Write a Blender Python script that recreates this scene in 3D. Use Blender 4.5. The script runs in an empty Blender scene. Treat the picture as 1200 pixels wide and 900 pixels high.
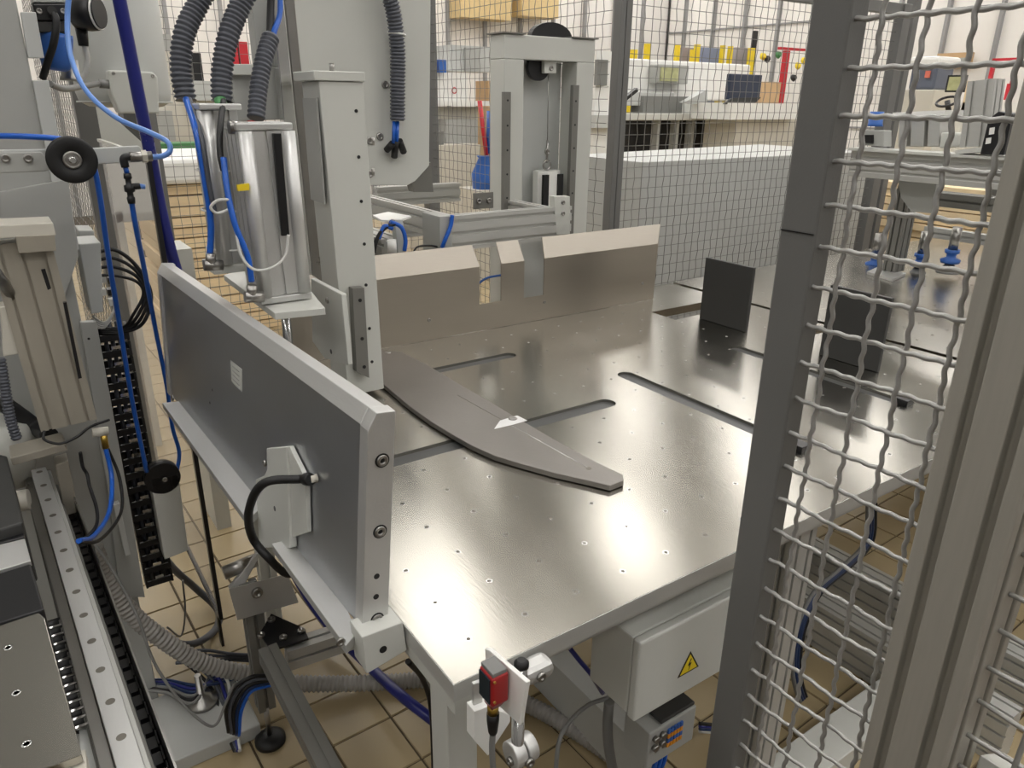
import bpy, bmesh, math, random
from mathutils import Vector as V, Matrix
random.seed(7)
C = bpy.context.scene.collection
SC = bpy.context.scene
# ---------------------------------------------------------------- camera
CAM = V((0.0, 0.0, 1.70)); FPX = 867.0
def cam_axes():
    pitch, roll, yaw = math.radians(20.97), math.radians(-0.68), math.radians(55.415)
    cp, sp = math.cos(pitch), math.sin(pitch)
    f = V((math.cos(yaw)*cp, math.sin(yaw)*cp, -sp)); r = V((math.sin(yaw), -math.cos(yaw), 0)); d = f.cross(r)
    cr, sr = math.cos(roll), math.sin(roll)
    return cr*r + sr*d, -sr*r + cr*d, f
CR, CD, CF = cam_axes()
cam = bpy.data.objects.new('camera', bpy.data.cameras.new('camera')); C.objects.link(cam)
cam.data.sensor_width = 36; cam.data.lens = FPX/1200*36; cam.data.clip_start = .02; cam.data.clip_end = 200
cam.matrix_world = Matrix(((CR.x, -CD.x, -CF.x, CAM.x), (CR.y, -CD.y, -CF.y, CAM.y), (CR.z, -CD.z, -CF.z, CAM.z), (0, 0, 0, 1)))
SC.camera = cam
# ---------------------------------------------------------------- world, exposure
w = bpy.data.worlds.new('world'); SC.world = w; w.use_nodes = True
w.node_tree.nodes['Background'].inputs[0].default_value = (1, 1, 1, 1)
w.node_tree.nodes['Background'].inputs[1].default_value = 0.5
SC.view_settings.view_transform = 'Standard'; SC.view_settings.look = 'None'
SC.view_settings.exposure = 0.04; SC.view_settings.gamma = 1.0; SC.view_settings.use_curve_mapping = False
CEIL = 5.2
LAMP_POWER = 11.0
HX0, HX1, HY0, HY1 = -6.0, 13.0, -6.0, 13.0
# ---------------------------------------------------------------- helpers
def at(px, py, ax, v):
    """world point seen at a pixel of the 1200x900 photo on the plane axis = v"""
    i = 'xyz'.index(ax)
    d = CR*((px-600)/FPX) + CD*((py-450)/FPX) + CF
    return CAM + d*((v-CAM[i])/d[i])
def lin(c):
    c = c/255.0
    return c/12.92 if c <= .04045 else ((c+.055)/1.055)**2.4
def rgb(r, g, b): return (lin(r), lin(g), lin(b), 1)
MATS = {}
def mat(name, col, rough=.5, metal=0.0, nscale=6.0, namt=.06, bump=0.0, bscale=60.0, stretch=(1, 1, 1), rvar=.08, trans=0.0, alpha=1.0, emit=0.0, aniso=0.0):
    m = bpy.data.materials.new(name); m.use_nodes = True; nt = m.node_tree; N = nt.nodes; L = nt.links
    b = N['Principled BSDF']; tc = N.new('ShaderNodeTexCoord'); mp = N.new('ShaderNodeMapping')
    L.new(tc.outputs['Object'], mp.inputs['Vector']); mp.inputs['Scale'].default_value = stretch
    no = N.new('ShaderNodeTexNoise'); no.inputs['Scale'].default_value = nscale; no.inputs['Detail'].default_value = 5
    L.new(mp.outputs[0], no.inputs['Vector'])
    mx = N.new('ShaderNodeMix'); mx.data_type = 'RGBA'; c = rgb(*col)
    mx.inputs[6].default_value = tuple(max(0, x*(1-namt*2.2)) for x in c[:3])+(1,)
    mx.inputs[7].default_value = tuple(min(1, x*(1+namt*2.2)) for x in c[:3])+(1,)
    L.new(no.outputs[0], mx.inputs[0]); L.new(mx.outputs[2], b.inputs['Base Color'])
    mr = N.new('ShaderNodeMapRange'); mr.inputs[3].default_value = max(.02, rough-rvar); mr.inputs[4].default_value = rough+rvar
    L.new(no.outputs[0], mr.inputs[0]); L.new(mr.outputs[0], b.inputs['Roughness'])
    b.inputs['Metallic'].default_value = metal
    if aniso:
        b.inputs['Anisotropic'].default_value = aniso; cx_ = N.new('ShaderNodeCombineXYZ'); cx_.inputs[0].default_value = 0; cx_.inputs[1].default_value = 1.0; L.new(cx_.outputs[0], b.inputs['Tangent'])
    if trans: b.inputs['Transmission Weight'].default_value = trans; b.inputs['IOR'].default_value = 1.05
    if alpha < 1: b.inputs['Alpha'].default_value = alpha
    if emit:
        b.inputs['Emission Color'].default_value = c; b.inputs['Emission Strength'].default_value = emit
    if bump:
        n2 = N.new('ShaderNodeTexNoise'); n2.inputs['Scale'].default_value = bscale; L.new(mp.outputs[0], n2.inputs['Vector'])
        bp = N.new('ShaderNodeBump'); bp.inputs['Strength'].default_value = bump; bp.inputs['Distance'].default_value = .002
        L.new(n2.outputs[0], bp.inputs['Height']); L.new(bp.outputs[0], b.inputs['Normal'])
    MATS[name] = m
    return m
TABLE = mat('brushed_table_plate', (174, 171, 163), .22, 1.0, 9, .04, .03, 220, (1, .12, 1), .03, aniso=.78)
WEDGE = mat('matt_steel_arm', (146, 142, 138), .42, .9, 14, .05, .15, 160, (1, 1, 1), .05)
GUARD = mat('brushed_steel_sheet', (178, 171, 160), .36, 1.0, 10, .05, .12, 200, (.15, 1, 1), .06)
ALU = mat('machined_aluminium', (205, 205, 203), .42, .65, 12, .05, .1, 180, (1, .15, 1), .07)
STOPFACE = mat('polished_scuffed_aluminium', (182, 184, 187), .34, .9, 3.5, .13, .1, 150, (1, .4, 1), .1)
PROF = mat('anodised_extrusion', (190, 190, 186), .42, .4, 8, .03, .05, 120, (1, 1, 6), .04)
PROFDARK = mat('anodised_extrusion_dark', (122, 121, 116), .5, .3, 8, .04)
POSTM = mat('anodised_post', (174, 171, 162), .42, .4, 20, .04, .05, 100, (8, 8, .6), .05)
STILE = mat('grey_powder_coat', (112, 112, 110), .45, .2, 9, .03, .1, 300)
WIRE = mat('galvanised_wire', (168, 167, 164), .38, .5, 30, .06)
WIREF = mat('fence_wire', (128, 127, 124), .45, .5, 30, .05)
PAINT = mat('light_grey_paint', (196, 197, 191), .42, 0, 5, .02, .05, 250)
PAINTC = mat('cool_grey_paint', (186, 188, 185), .42, 0, 4, .02, .05, 250)
PAINTG = mat('machine_grey_paint', (166, 167, 163), .45, 0, 4, .03, .05, 250)
PAINTD = mat('dim_grey_paint', (120, 121, 118), .5, 0, 4, .04)
CREAM = mat('cream_paint', (200, 196, 184), .45, 0, 4, .03)
BEIGE = mat('beige_actuator', (166, 160, 147), .38, .3, 6, .04, .05, 100, (6, 6, .5))
WHITE = mat('white_plastic', (232, 232, 228), .4, 0, 5, .02)
NEARBLACK = mat('black_plastic', (24, 24, 26), .35, 0, 8, .1)
RUBBER = mat('black_rubber', (16, 16, 17), .5, 0, 10, .1)
CORR = mat('grey_corrugated', (76, 79, 87), .45, 0, 8, .05)
CORRL = mat('pale_corrugated', (150, 147, 142), .5, 0, 8, .06)
BLUE = mat('blue_tube', (28, 92, 190), .3, 0, 6, .06)
NAVY = mat('navy_hose', (36, 42, 118), .3, 0, 6, .06)
SKYB = mat('pale_blue_tube', (104, 148, 220), .3, 0, 6, .05)
GREYC = mat('grey_cable', (120, 120, 118), .45, 0, 6, .05)
WHITEC = mat('pale_cable', (196, 196, 192), .45, 0, 6, .03)
CHROME = mat('chrome', (215, 215, 215), .16, 1.0, 8, .03)
STEEL = mat('steel', (160, 158, 154), .3, 1.0, 12, .06)
SLOTM = mat('grey_slot_strip', (84, 85, 84), .4, .3, 10, .04)
DARK = mat('dark_anodised_block', (62, 62, 61), .5, .3, 10, .05, .1, 200)
HOLE = mat('hole_shadow_steel', (128, 124, 116), .45, .8, 8, .05)
RED = mat('red_enamel', (156, 34, 36), .3, 0, 8, .08)
REDF = mat('red_frame_paint', (190, 36, 48), .4, 0, 8, .05)
YEL = mat('yellow_paint', (232, 205, 40), .4, 0, 8, .04)
ORANGE = mat('orange_plastic', (226, 150, 40), .4, 0, 8, .04)
DISPLAY = mat('dark_glass_display', (30, 44, 52), .12, 0, 8, .1)
GREEN = mat('green_paint', (70, 128, 78), .5, 0, 8, .05)
WOOD = mat('pale_wood', (234, 212, 172), .6, 0, 9, .05, .2, 60, (1, 1, 6))
CARD = mat('cardboard', (196, 164, 124), .7, 0, 7, .06)
WALL = mat('white_wall_panel', (236, 233, 228), .6, 0, 2, .02)
WALLD = mat('grey_hall_wall', (150, 149, 147), .7, 0, 2, .03)
WALLP = mat('wall_post_grey', (150, 150, 150), .5, 0, 5, .03)
CEILM = mat('ceiling_white', (165, 164, 162), .8, 0, 2, .02)
LAMPM = mat('luminous_tube', (255, 252, 248), .5, 0, 1, 0, emit=LAMP_POWER)
TILE = mat('glazed_floor_tile', (164, 147, 114), .32, 0, 3, .06, .05, 60)
GROUT = mat('dark_grout', (84, 72, 54), .8, 0, 12, .1)
POLY = mat('clear_polycarbonate', (232, 226, 226), .08, 0, 5, .02, alpha=.22)
SCREEN = mat('lit_screen', (150, 150, 110), .3, 0, 14, .3, emit=.35)
BPAINT = mat('blue_paint', (48, 98, 176), .4, 0, 8, .05)
DEEPB = mat('deep_blue_cable', (20, 44, 84), .4, 0, 8, .05)
BRASS = mat('brass', (190, 160, 80), .3, 1.0, 8, .05)

class MB:
    def __init__(s): s.b = bmesh.new(); s.sm = False
    def face(s, pts, smooth=False):
        f = s.b.faces.new([s.b.verts.new(p) for p in pts]); f.smooth = smooth; return s
    def hexa(s, p):  # 8 corners: bottom ring of 4, top ring of 4
        v = [s.b.verts.new(q) for q in p]
        for a in ((3, 2, 1, 0), (4, 5, 6, 7), (0, 1, 5, 4), (1, 2, 6, 5), (2, 3, 7, 6), (3, 0, 4, 7)): s.b.faces.new([v[i] for i in a])
        return s
    def box(s, x0, x1, y0, y1, z0, z1):
        return s.hexa([(x0, y0, z0), (x1, y0, z0), (x1, y1, z0), (x0, y1, z0), (x0, y0, z1), (x1, y0, z1), (x1, y1, z1), (x0, y1, z1)])
    def prism(s, pts, vec, smooth=False):
        vec = V(vec); a = [s.b.verts.new(p) for p in pts]; b = [s.b.verts.new(V(p)+vec) for p in pts]; n = len(a)
        s.b.faces.new(a[::-1]); s.b.faces.new(b)
        for i in range(n):
            f = s.b.faces.new((a[i], a[(i+1) % n], b[(i+1) % n], b[i])); f.smooth = smooth
        return s
    def rings(s, rings, cap=True, smooth=True):
        R = [[s.b.verts.new(p) for p in r] for r in rings]; n = len(R[0])
        for a, b in zip(R, R[1:]):
            for i in range(n):
                f = s.b.faces.new((a[i], a[(i+1) % n], b[(i+1) % n], b[i])); f.smooth = smooth
        if cap: s.b.faces.new(R[0][::-1]); s.b.faces.new(R[-1])
        return s
    def cyl(s, p0, p1, r0, r1=None, n=16, cap=True, smooth=True):
        p0, p1 = V(p0), V(p1); r1 = r0 if r1 is None else r1; d = (p1-p0).normalized()
        u = d.orthogonal().normalized(); v = d.cross(u)
        ring = lambda p, r: [p+(u*math.cos(2*math.pi*i/n)+v*math.sin(2*math.pi*i/n))*r for i in range(n)]
        return s.rings([ring(p0, r0), ring(p1, r1)], cap, smooth)
    def lathe(s, p0, d, prof, n=20):
        p0 = V(p0); d = V(d).normalized(); u = d.orthogonal().normalized(); v = d.cross(u)
        return s.rings([[p0+d*h+(u*math.cos(2*math.pi*i/n)+v*math.sin(2*math.pi*i/n))*max(r, 1e-5) for i in range(n)] for h, r in prof], True, True)
    def tube(s, pts, r, n=8):
        pts = [V(p) for p in pts]; R = []; u = None
        for i, p in enumerate(pts):
            d = (pts[min(i+1, len(pts)-1)]-pts[max(i-1, 0)]).normalized()
            u = d.orthogonal().normalized() if u is None else (u-d*u.dot(d)).normalized()
            v = d.cross(u); rr = r[i] if isinstance(r, list) else r
            R.append([p+(u*math.cos(2*math.pi*k/n)+v*math.sin(2*math.pi*k/n))*rr for k in range(n)])
        return s.rings(R)
    def profile(s, p0, p1, w, h, up=(0, 0, 1), mod=.04, slot=.0085, dep=.009):
        """extruded T-slot section w x h swept from p0 to p1; h runs along up"""
        p0, p1 = V(p0), V(p1); d = (p1-p0).normalized(); u = V(up); u = (u-d*u.dot(d)).normalized(); r = d.cross(u)
        def side(L):
            k = max(1, round(L/mod)); c = [(-L/2+L/k*(i+.5)) for i in range(k)]; out = []
            for x in c: out += [(x-slot/2, 0), (x-slot/2, -dep), (x+slot/2, -dep), (x+slot/2, 0)]
            return out
        P = []
        P += [(-w/2, h/2)]+[(x, h/2+y) for x, y in side(w)]+[(w/2, h/2)]
        P += [(w/2+y, -x) for x, y in side(h)]+[(w/2, -h/2)]
        P += [(-x, -h/2-y) for x, y in side(w)]+[(-w/2, -h/2)]
        P += [(-w/2-y, x) for x, y in side(h)]
        return s.prism([p0+r*a+u*b for a, b in P], p1-p0)
    def torus(s, c, ax, R, r, n=24, m=8, a0=0, a1=2*math.pi):
        c = V(c); ax = V(ax).normalized(); u = ax.orthogonal().normalized(); v = ax.cross(u)
        pts = [c+(u*math.cos(a0+(a1-a0)*i/n)+v*math.sin(a0+(a1-a0)*i/n))*R for i in range(n+1)]
        return s.tube(pts, r, m)
    def build(s, name, m, parent=None, bevel=0.0, kind=None, label=None, origin=None):
        b = s.b
        bmesh.ops.recalc_face_normals(b, faces=b.faces[:])
        if parent is not None: o0 = V(parent.get('_w', (0, 0, 0)))
        elif origin is not None: o0 = V(origin)
        else:
            xs = [v.co for v in b.verts]
            o0 = V(((min(c.x for c in xs)+max(c.x for c in xs))/2, (min(c.y for c in xs)+max(c.y for c in xs))/2, min(c.z for c in xs)))
        for v in b.verts: v.co -= o0
        me = bpy.data.meshes.new(name); b.to_mesh(me); b.free(); me.materials.append(m)
        o = bpy.data.objects.new(name, me); C.objects.link(o)
        if parent is not None: o.parent = parent
        else: o.location = o0
        if kind: o['kind'] = kind
        if label: o['label'] = label
        o['_w'] = tuple(o0)
        if bevel:
            md = o.modifiers.new('bevel', 'BEVEL'); md.width = bevel; md.segments = 2; md.limit_method = 'ANGLE'; md.angle_limit = math.radians(40)
        return o
def thing(name, label, cat, loc, group=None):
    o = bpy.data.objects.new(name, None); C.objects.link(o); o.location = loc; o['label'] = label; o['category'] = cat
    o.empty_display_size = .05; o['_w'] = tuple(V(loc))
    if group: o['group'] = group
    return o
def tag(o, label, cat, group=None):
    o['label'] = label; o['category'] = cat
    if group: o['group'] = group
    return o
def smooth(pts, k=8):
    P = [V(p) for p in pts]; P = [P[0]*2-P[1]]+P+[P[-1]*2-P[-2]]; out = []
    for i in range(1, len(P)-2):
        a, b, c, d = P[i-1:i+3]
        for j in range(k):
            t = j/k
            out.append(.5*((2*b)+(c-a)*t+(2*a-5*b+4*c-d)*t*t+(3*b-a-3*c+d)*t**3))
    out.append(P[-2]); return out
def pts3(l):  # (px,py,'y',val) entries to world points
    return [at(*q) if isinstance(q[2], str) else V(q) for q in l]
def cable(name, label, cat, pts, r, m, group=None, n=8, k=8, parent=None):
    o = MB().tube(smooth(pts3(pts), k), r, n).build(name, m, parent)
    if parent is None: tag(o, label, cat, group)
    return o
def resample(P, step):
    P = [V(p) for p in P]; out = [P[0]]; acc = 0.0
    for a, b in zip(P, P[1:]):
        L = (b-a).length; t = step-acc
        while t <= L: out.append(a+(b-a)*(t/L)); t += step
        acc = L-(t-step)
    return out
def corrugated(name, label, pts, r, pitch, m, group=None, depth=.16, n=14):
    P = resample(smooth(pts3(pts), 14), pitch/4); rr = [r*(1-depth) if (i % 4) in (0, 1) else r for i in range(len(P))]
    o = MB().tube(P, rr, n).build(name, m); return tag(o, label, 'hose', group)
def bolt(parent, p, d, r=.006, h=.004, name='bolt', m=None):
    p = V(p); d = V(d).normalized(); b = MB()
    b.lathe(p-d*.001, d, [(0, r), (h, r), (h*1.25, r*.85), (h*1.25, r*.5), (h*.5, r*.45)], 14)
    return b.build(name, m or STEEL, parent)
def hole(parent, p, d, r=.004, name='screw_hole'):
    p = V(p); d = V(d).normalized()
    return MB().lathe(p-d*.004, d, [(0, r), (.0045, r)], 12).build(name, NEARBLACK, parent)
def plate2d(name, outer, holes, z0, z1, m, parent):
    """flat plate in XY with holes, made with a filled 2D curve turned into a mesh"""
    cu = bpy.data.curves.new(name, 'CURVE'); cu.dimensions = '2D'; cu.fill_mode = 'BOTH'
    for loop in [outer]+holes:
        sp = cu.splines.new('POLY'); sp.points.add(len(loop)-1); sp.use_cyclic_u = True
        for i, q in enumerate(loop): sp.points[i].co = (q[0], q[1], 0, 1)
    cu.extrude = (z1-z0)/2
    t = bpy.data.objects.new('t', cu); C.objects.link(t); dg = bpy.context.evaluated_depsgraph_get(); dg.update()
    me = bpy.data.meshes.new_from_object(t.evaluated_get(dg)); bpy.data.objects.remove(t)
    o0 = V(parent.get('_w'))
    for v in me.vertices: v.co = V((v.co.x, v.co.y, v.co.z+(z0+z1)/2))-o0
    me.materials.clear(); me.materials.append(m)
    for p in me.polygons: p.use_smooth = False
    o = bpy.data.objects.new(name, me); C.objects.link(o); o.parent = parent; return o
def stadium(ax, a0, a1, c, w, r0=True, r1=True, n=8):
    """slot outline from a0 to a1 along axis, centred c across, rounded ends where asked"""
    P = []; h = w/2
    if r1: P += [(a1-h+h*math.sin(math.pi*i/n), c-h*math.cos(math.pi*i/n)) for i in range(n+1)]
    else: P += [(a1, c-h), (a1, c+h)]
    if r0: P += [(a0+h-h*math.sin(math.pi*i/n), c+h*math.cos(math.pi*i/n)) for i in range(n+1)]
    else: P += [(a0, c+h), (a0, c-h)]
    return P if ax == 'x' else [(b, a) for a, b in P][::-1]

# ================================================================ SETTING
b = MB().box(HX0, HX1, HY0, HY1, -.2, -.006); floor = b.build('floor', GROUT, origin=(0, 0, 0)); floor['kind'] = 'structure'
# floor tiles: turned two degrees against the machine, the nearest seen ones as parts
TP = .1825; ta = math.radians(2.0); ux = V((math.cos(ta), math.sin(ta), 0)); uy = V((-math.sin(ta), math.cos(ta), 0)); TO = V((.30, 1.752, 0))
g = .006; tz = -.006
me0 = None; cand = []; rest = []
for i in range(-8, 60):
    for j in range(-12, 56):
        c = TO+ux*(TP*(i+.5))+uy*(TP*(j+.5)); q = c-CAM; zc = q.dot(CF)
        if zc < .3: continue
        x = 600+FPX*q.dot(CR)/zc; y = 450+FPX*q.dot(CD)/zc
        if -60 < x < 1260 and -60 < y < 990:
            near = (x < 500 and c.x < .95) or (y > 520 and c.x < 3.2)
            (cand if near and c.y < 4.5 else rest).append((zc, c))
cand.sort(key=lambda t: t[0]); keep = cand[:290]; rest += cand[290:]
for zc, c in keep:
    if me0 is None:
        m = MB(); h = TP/2-g/2; cs = [ux*a*h+uy*b_*h for a, b_ in ((-1, -1), (1, -1), (1, 1), (-1, 1))]; ct = [k*.985 for k in cs]
        m.hexa([p+V((0, 0, tz)) for p in cs]+[p for p in ct]); o = m.build('tile', TILE, None, origin=(0, 0, 0)); me0 = o.data; o.parent = floor; o.location = c
    else:
        o = bpy.data.objects.new('tile', me0); C.objects.link(o); o.parent = floor; o.location = c
    o.location.z = random.uniform(-.0006, .0006)
m = MB(); h = TP/2-g/2
for zc, c in rest:
    m.face([c+ux*a*h+uy*b_*h for a, b_ in ((-1, -1), (1, -1), (1, 1), (-1, 1))])
    for a, b_ in (((-1, -1), (1, -1)), ((-1, -1), (-1, 1))):
        p, q = c+ux*a[0]*h+uy*a[1]*h, c+ux*b_[0]*h+uy*b_[1]*h; m.face([p, q, q+V((0, 0, tz)), p+V((0, 0, tz))])
o = m.build('distant_tiles', TILE, floor); o['kind'] = 'stuff'
def struct(name, m, mt, parent=None):
    o = m.build(name, mt, parent); o['kind'] = 'structure'; return o
struct('ceiling', MB().box(HX0, HX1, HY0, HY1, CEIL, CEIL+.1), CEILM)
wb = struct('wall_back', MB().box(HX0, HX1, HY1, HY1+.1, 0, CEIL), WALL)
wr = struct('wall_right', MB().box(HX1, HX1+.1, HY0, HY1, 0, CEIL), WALL)
struct('wall_left', MB().box(HX0-.1, HX0, HY0, HY1, 0, CEIL), WALLD)
struct('wall_front', MB().box(HX0, HX1, HY0-.1, HY0, 0, CEIL), WALLD)
for i in range(16):
    x = 1.0+i*.8; MB().box(x, x+.05, HY1-.08, HY1, 0, CEIL).build('wall_post', WALLP, wb)
for i in range(14):
    y = 12.4-i*.8; MB().box(HX1-.08, HX1, y, y+.05, 0, CEIL).build('wall_post', WALLP, wr)
for z in (1.3, 3.1): MB().box(HX1-.03, HX1, -1, HY1-.1, z, z+.03).build('wall_rail', WALLP, wr)
# ceiling lamps
for i, (x, y) in enumerate([(x, y) for x in (-4.2, -1.9, .4, 2.7, 5.0, 7.3, 9.6, 11.9) for y in (-4.6, -2.2, .2, 2.6, 5.0, 7.4, 9.8, 12.0)]):
    t = thing('ceiling_lamp', 'square white bay lamp hanging under the hall ceiling', 'lamp', (x, y, CEIL-.5), 'hall ceiling lamps')
    MB().box(x-.45, x+.45, y-.45, y+.45, CEIL-.5, CEIL-.42).build('housing', PAINT, t)
    MB().box(x-.42, x+.42, y-.42, y+.42, CEIL-.512, CEIL-.502).build('diffuser', LAMPM, t)
    MB().box(x-.01, x+.01, y-.01, y+.01, CEIL-.42, CEIL+.01).build('hanger', STEEL, t)

# ================================================================ WORK TABLE
T = .97
tb = thing('work_table', 'large brushed metal work table with slots and rows of screw holes, centre', 'table', (.42, .72, 0))
xL, xR, yN, yF = .383, 2.345, .684, 2.20
slots = [stadium('x', .42, 1.235, 1.323, .052, False, True), stadium('x', .80, 1.235, 1.777, .045, False, True),
         stadium('y', .86, 1.477, 1.398, .052, False, True), stadium('y', .88, 1.468, 1.868, .046, False, True)]
notch = [(1.94, 1.785), (2.30, 1.785), (2.30, 1.905), (1.94, 1.905)]
notch2 = [(2.14, 1.40), (2.30, 1.40), (2.30, 1.50), (2.14, 1.50)]
plate2d('tabletop', [(xL, yN), (xR, yN), (xR, yF), (xL, yF)], slots+[notch, notch2], T-.03, T, TABLE, tb)
for s_ in ((.42, 1.235, 1.297, 1.349), (.80, 1.235, 1.7545, 1.7995)):
    MB().box(s_[0], s_[1], s_[2], s_[3], T-.029, T-.008).build('slot_strip', SLOTM, tb)
for s_ in ((1.372, 1.424, .86, 1.477), (1.845, 1.891, .88, 1.468)):
    MB().box(s_[0], s_[1], s_[2], s_[3], T-.029, T-.008).build('slot_strip', SLOTM, tb)
for x, y in ((1.398, .872), (1.868, .892)): MB().box(x-.017, x+.017, y-.012, y+.028, T-.008, T+.014).build('stop_block', NEARBLACK, tb, .001)
MB().box(xL-.0015, xR, yN-.0015, yN, T-.03, T-.0005).build('edge_band', PROF, tb); MB().box(xL-.0015, xL-.0001, yN, yF, T-.03, T-.0005).build('edge_band', PROF, tb)
mr_, mh = MB(), MB()
inslot = lambda x, y: (x < 1.26 and abs(y-1.323) < .03) or (.78 < x < 1.26 and abs(y-1.777) < .028) or (abs(x-1.398) < .03 and .84 < y < 1.49) or (abs(x-1.868) < .03 and .86 < y < 1.48) or (1.92 < x < 2.32 and 1.77 < y < 1.92) or (2.12 < x < 2.32 and 1.38 < y < 1.52)
for i in range(19):
    for j in range(13):
        x = .438+.1*i+.007*(j < 3); y = .749+.1*j
        if x > xR-.02 or inslot(x, y): continue
        mr_.cyl((x, y, T-.002), (x, y, T+.0003), .0052, n=12); mh.cyl((x, y, T-.002), (x, y, T+.0005), .0036, n=12)
mr_.build('hole_rim', CHROME, tb, kind='stuff'); mh.build('screw_hole', HOLE, tb, kind='stuff')
MB().box(xL+.002, xL+.03, yN+.002, yF, T-.058, T-.0305).build('edge_rail', PAINT, tb)
MB().box(xL+.031, xR, yN+.035, yN+.075, T-.075, T-.0305).build('edge_rail', PROF, tb)
MB().box(.388, .438, .715, .765, 0, T-.059).build('leg', PAINT, tb, .002)
MB().profile((1.27, .77, .16), (1.27, .77, T-.076), .04, .08, (1, 0, 0)).build('leg', PROF, tb)
MB().profile((2.12, 1.33, .16), (2.12, 1.33, T-.031), .08, .12, (1, 0, 0)).build('leg', PROFDARK, tb)
MB().profile((.50, 2.12, 0), (.50, 2.12, T-.031), .05, .05, (0, 1, 0), .05).build('leg', PAINT, tb)
MB().profile((2.02, 1.9, .08), (2.02, .5, .08), .08, .16, (0, 0, 1)).build('base_beam', PROF, tb)
MB().profile((2.30, 1.9, .08), (2.30, .5, .08), .08, .16, (0, 0, 1)).build('base_beam', PROF, tb)
MB().box(1.07, 1.14, .95, 1.5, .04, .19).build('base_beam', PAINTG, tb, .002)
MB().box(1.15, 2.1, .72, .83, .0, .07).build('foot_plate', PAINT, tb, .003)

# second table
t2 = thing('side_table', 'brushed metal table top beyond the gap carrying the suction gantry', 'table', (3.4, 1.6, 0))
MB().box(2.375, 5.2, .55, 2.215, T-.03, T).build('tabletop', TABLE, t2, .001)
m1 = MB()
for i in range(20):
    for j in range(12):
        m1.cyl((2.45+.1*i, .75+.1*j+.03, T-.002), (2.45+.1*i, .75+.1*j+.03, T+.0005), .0045, n=10)
m1.build('screw_hole', HOLE, t2, kind='stuff')
for x, y in ((2.5, .7), (4.9, .7), (2.5, 2.1), (4.9, 2.1)): MB().profile((x, y, 0), (x, y, T-.031), .08, .08).build('leg', PROF, t2)

# guard
gd = thing('back_guard', 'bent sheet metal guard with two notches standing along the back of the table', 'guard', (1.5, 2.05, T+.001))
GY = 2.04; th = .003
zf, zt = 1.190, 1.258
def gpanel(x0, x1, z0, z1): return MB().box(x0, x1, GY, GY+th, z0, z1)
m = MB()
for x0, x1, z0, z1 in ((.62, 1.272, T+.001, zf), (1.272, 1.358, T+.001, 1.063), (1.358, 1.452, T+.001, zf), (1.452, 1.537, T+.001, 1.060), (1.537, 2.082, T+.001, zf)):
    m.box(x0, x1, GY, GY+th, z0, z1)
gsh = m.build('sheet', GUARD, gd)
for x0, x1, c0, c1 in ((.62, 1.272, 0, .012), (1.358, 1.452, -.004, .010), (1.537, 2.082, .008, -.034)):
    dy = .028; m = MB(); A = [(x0, GY, zf), (x1, GY, zf), (x1-c1, GY+dy, zt), (x0+c0, GY+dy, zt)]
    m.hexa([A[0], A[1], (A[1][0], GY+th, zf), (A[0][0], GY+th, zf), A[3], A[2], (A[2][0], GY+dy+th, zt), (A[3][0], GY+dy+th, zt)])
    m.build('top_flange', GUARD, gd)
m = MB(); m.hexa([(2.082, GY, T+.001), (2.112, GY+.03, T+.001), (2.110, GY+.033, T+.001), (2.080, GY+th, T+.001), (2.082, GY, zf), (2.116, GY+.028, zt), (2.113, GY+.033, zt), (2.080, GY+th, zf)])
m.build('side_flange', GUARD, gd)
for px, py in ((503, 375), (638, 354), (753, 332)): bolt(gsh, at(px, py, 'y', GY), (0, -1, 0), .006, .003)

# flat arm lying on the table
ar = thing('pointed_arm', 'flat grey steel arm with a tapering point lying across the table slots', 'arm', tuple(at(590, 500, 'z', T)))
za = T+.014
A2 = [(443, 410), (470, 412), (500, 427), (540, 451), (570, 468), (600, 486), (650, 515), (700, 542), (730, 556), (731, 563), (715, 569), (690, 563), (650, 554), (610, 543), (580, 534), (553, 522), (530, 509), (505, 494), (480, 476), (455, 455), (425, 430), (420, 415)]
MB().prism([at(x, y, 'z', za) for x, y in A2], (0, 0, -.0125)).build('arm_plate', WEDGE, ar, .0015)
p = at(601, 491, 'z', za); MB().lathe(p-V((0, 0, .002)), (0, 0, 1), [(0, .011), (.004, .011), (.005, .007), (.003, .005)], 18).build('screw', STEEL, ar)
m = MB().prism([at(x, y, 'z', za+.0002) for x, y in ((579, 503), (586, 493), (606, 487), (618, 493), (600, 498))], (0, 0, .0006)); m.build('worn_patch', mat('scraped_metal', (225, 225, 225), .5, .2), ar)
p = at(690, 549, 'z', za); MB().lathe(p-V((0, 0, .001)), (0, 0, 1), [(0, .006), (.0016, .006)], 14).build('screw_hole', HOLE, ar)
p = at(455, 413, 'z', za); MB().lathe(p-V((0, 0, .001)), (0, 0, 1), [(0, .010), (.002, .010), (.003, .006)], 14).build('screw', STEEL, ar)
p0, p1 = at(536, 463, 'z', za), at(690, 549, 'z', za); MB().tube([p0, p1], .0007, 4).build('scribed_line', CHROME, ar)

# dark upright blocks
for y0, y1, x, lab in ((1.544, 1.749, 2.027, 'dark grey upright plate standing on the table, left one beside the square cut-out'), (1.069, 1.261, 2.030, 'dark grey upright plate standing on the table, right one seen through the gate mesh')):
    tag(MB().box(x, x+.014, y0, y1, T+.001, T+.222).build('stop_plate', DARK, None, .001), lab, 'plate', 'dark stop plates')

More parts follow.
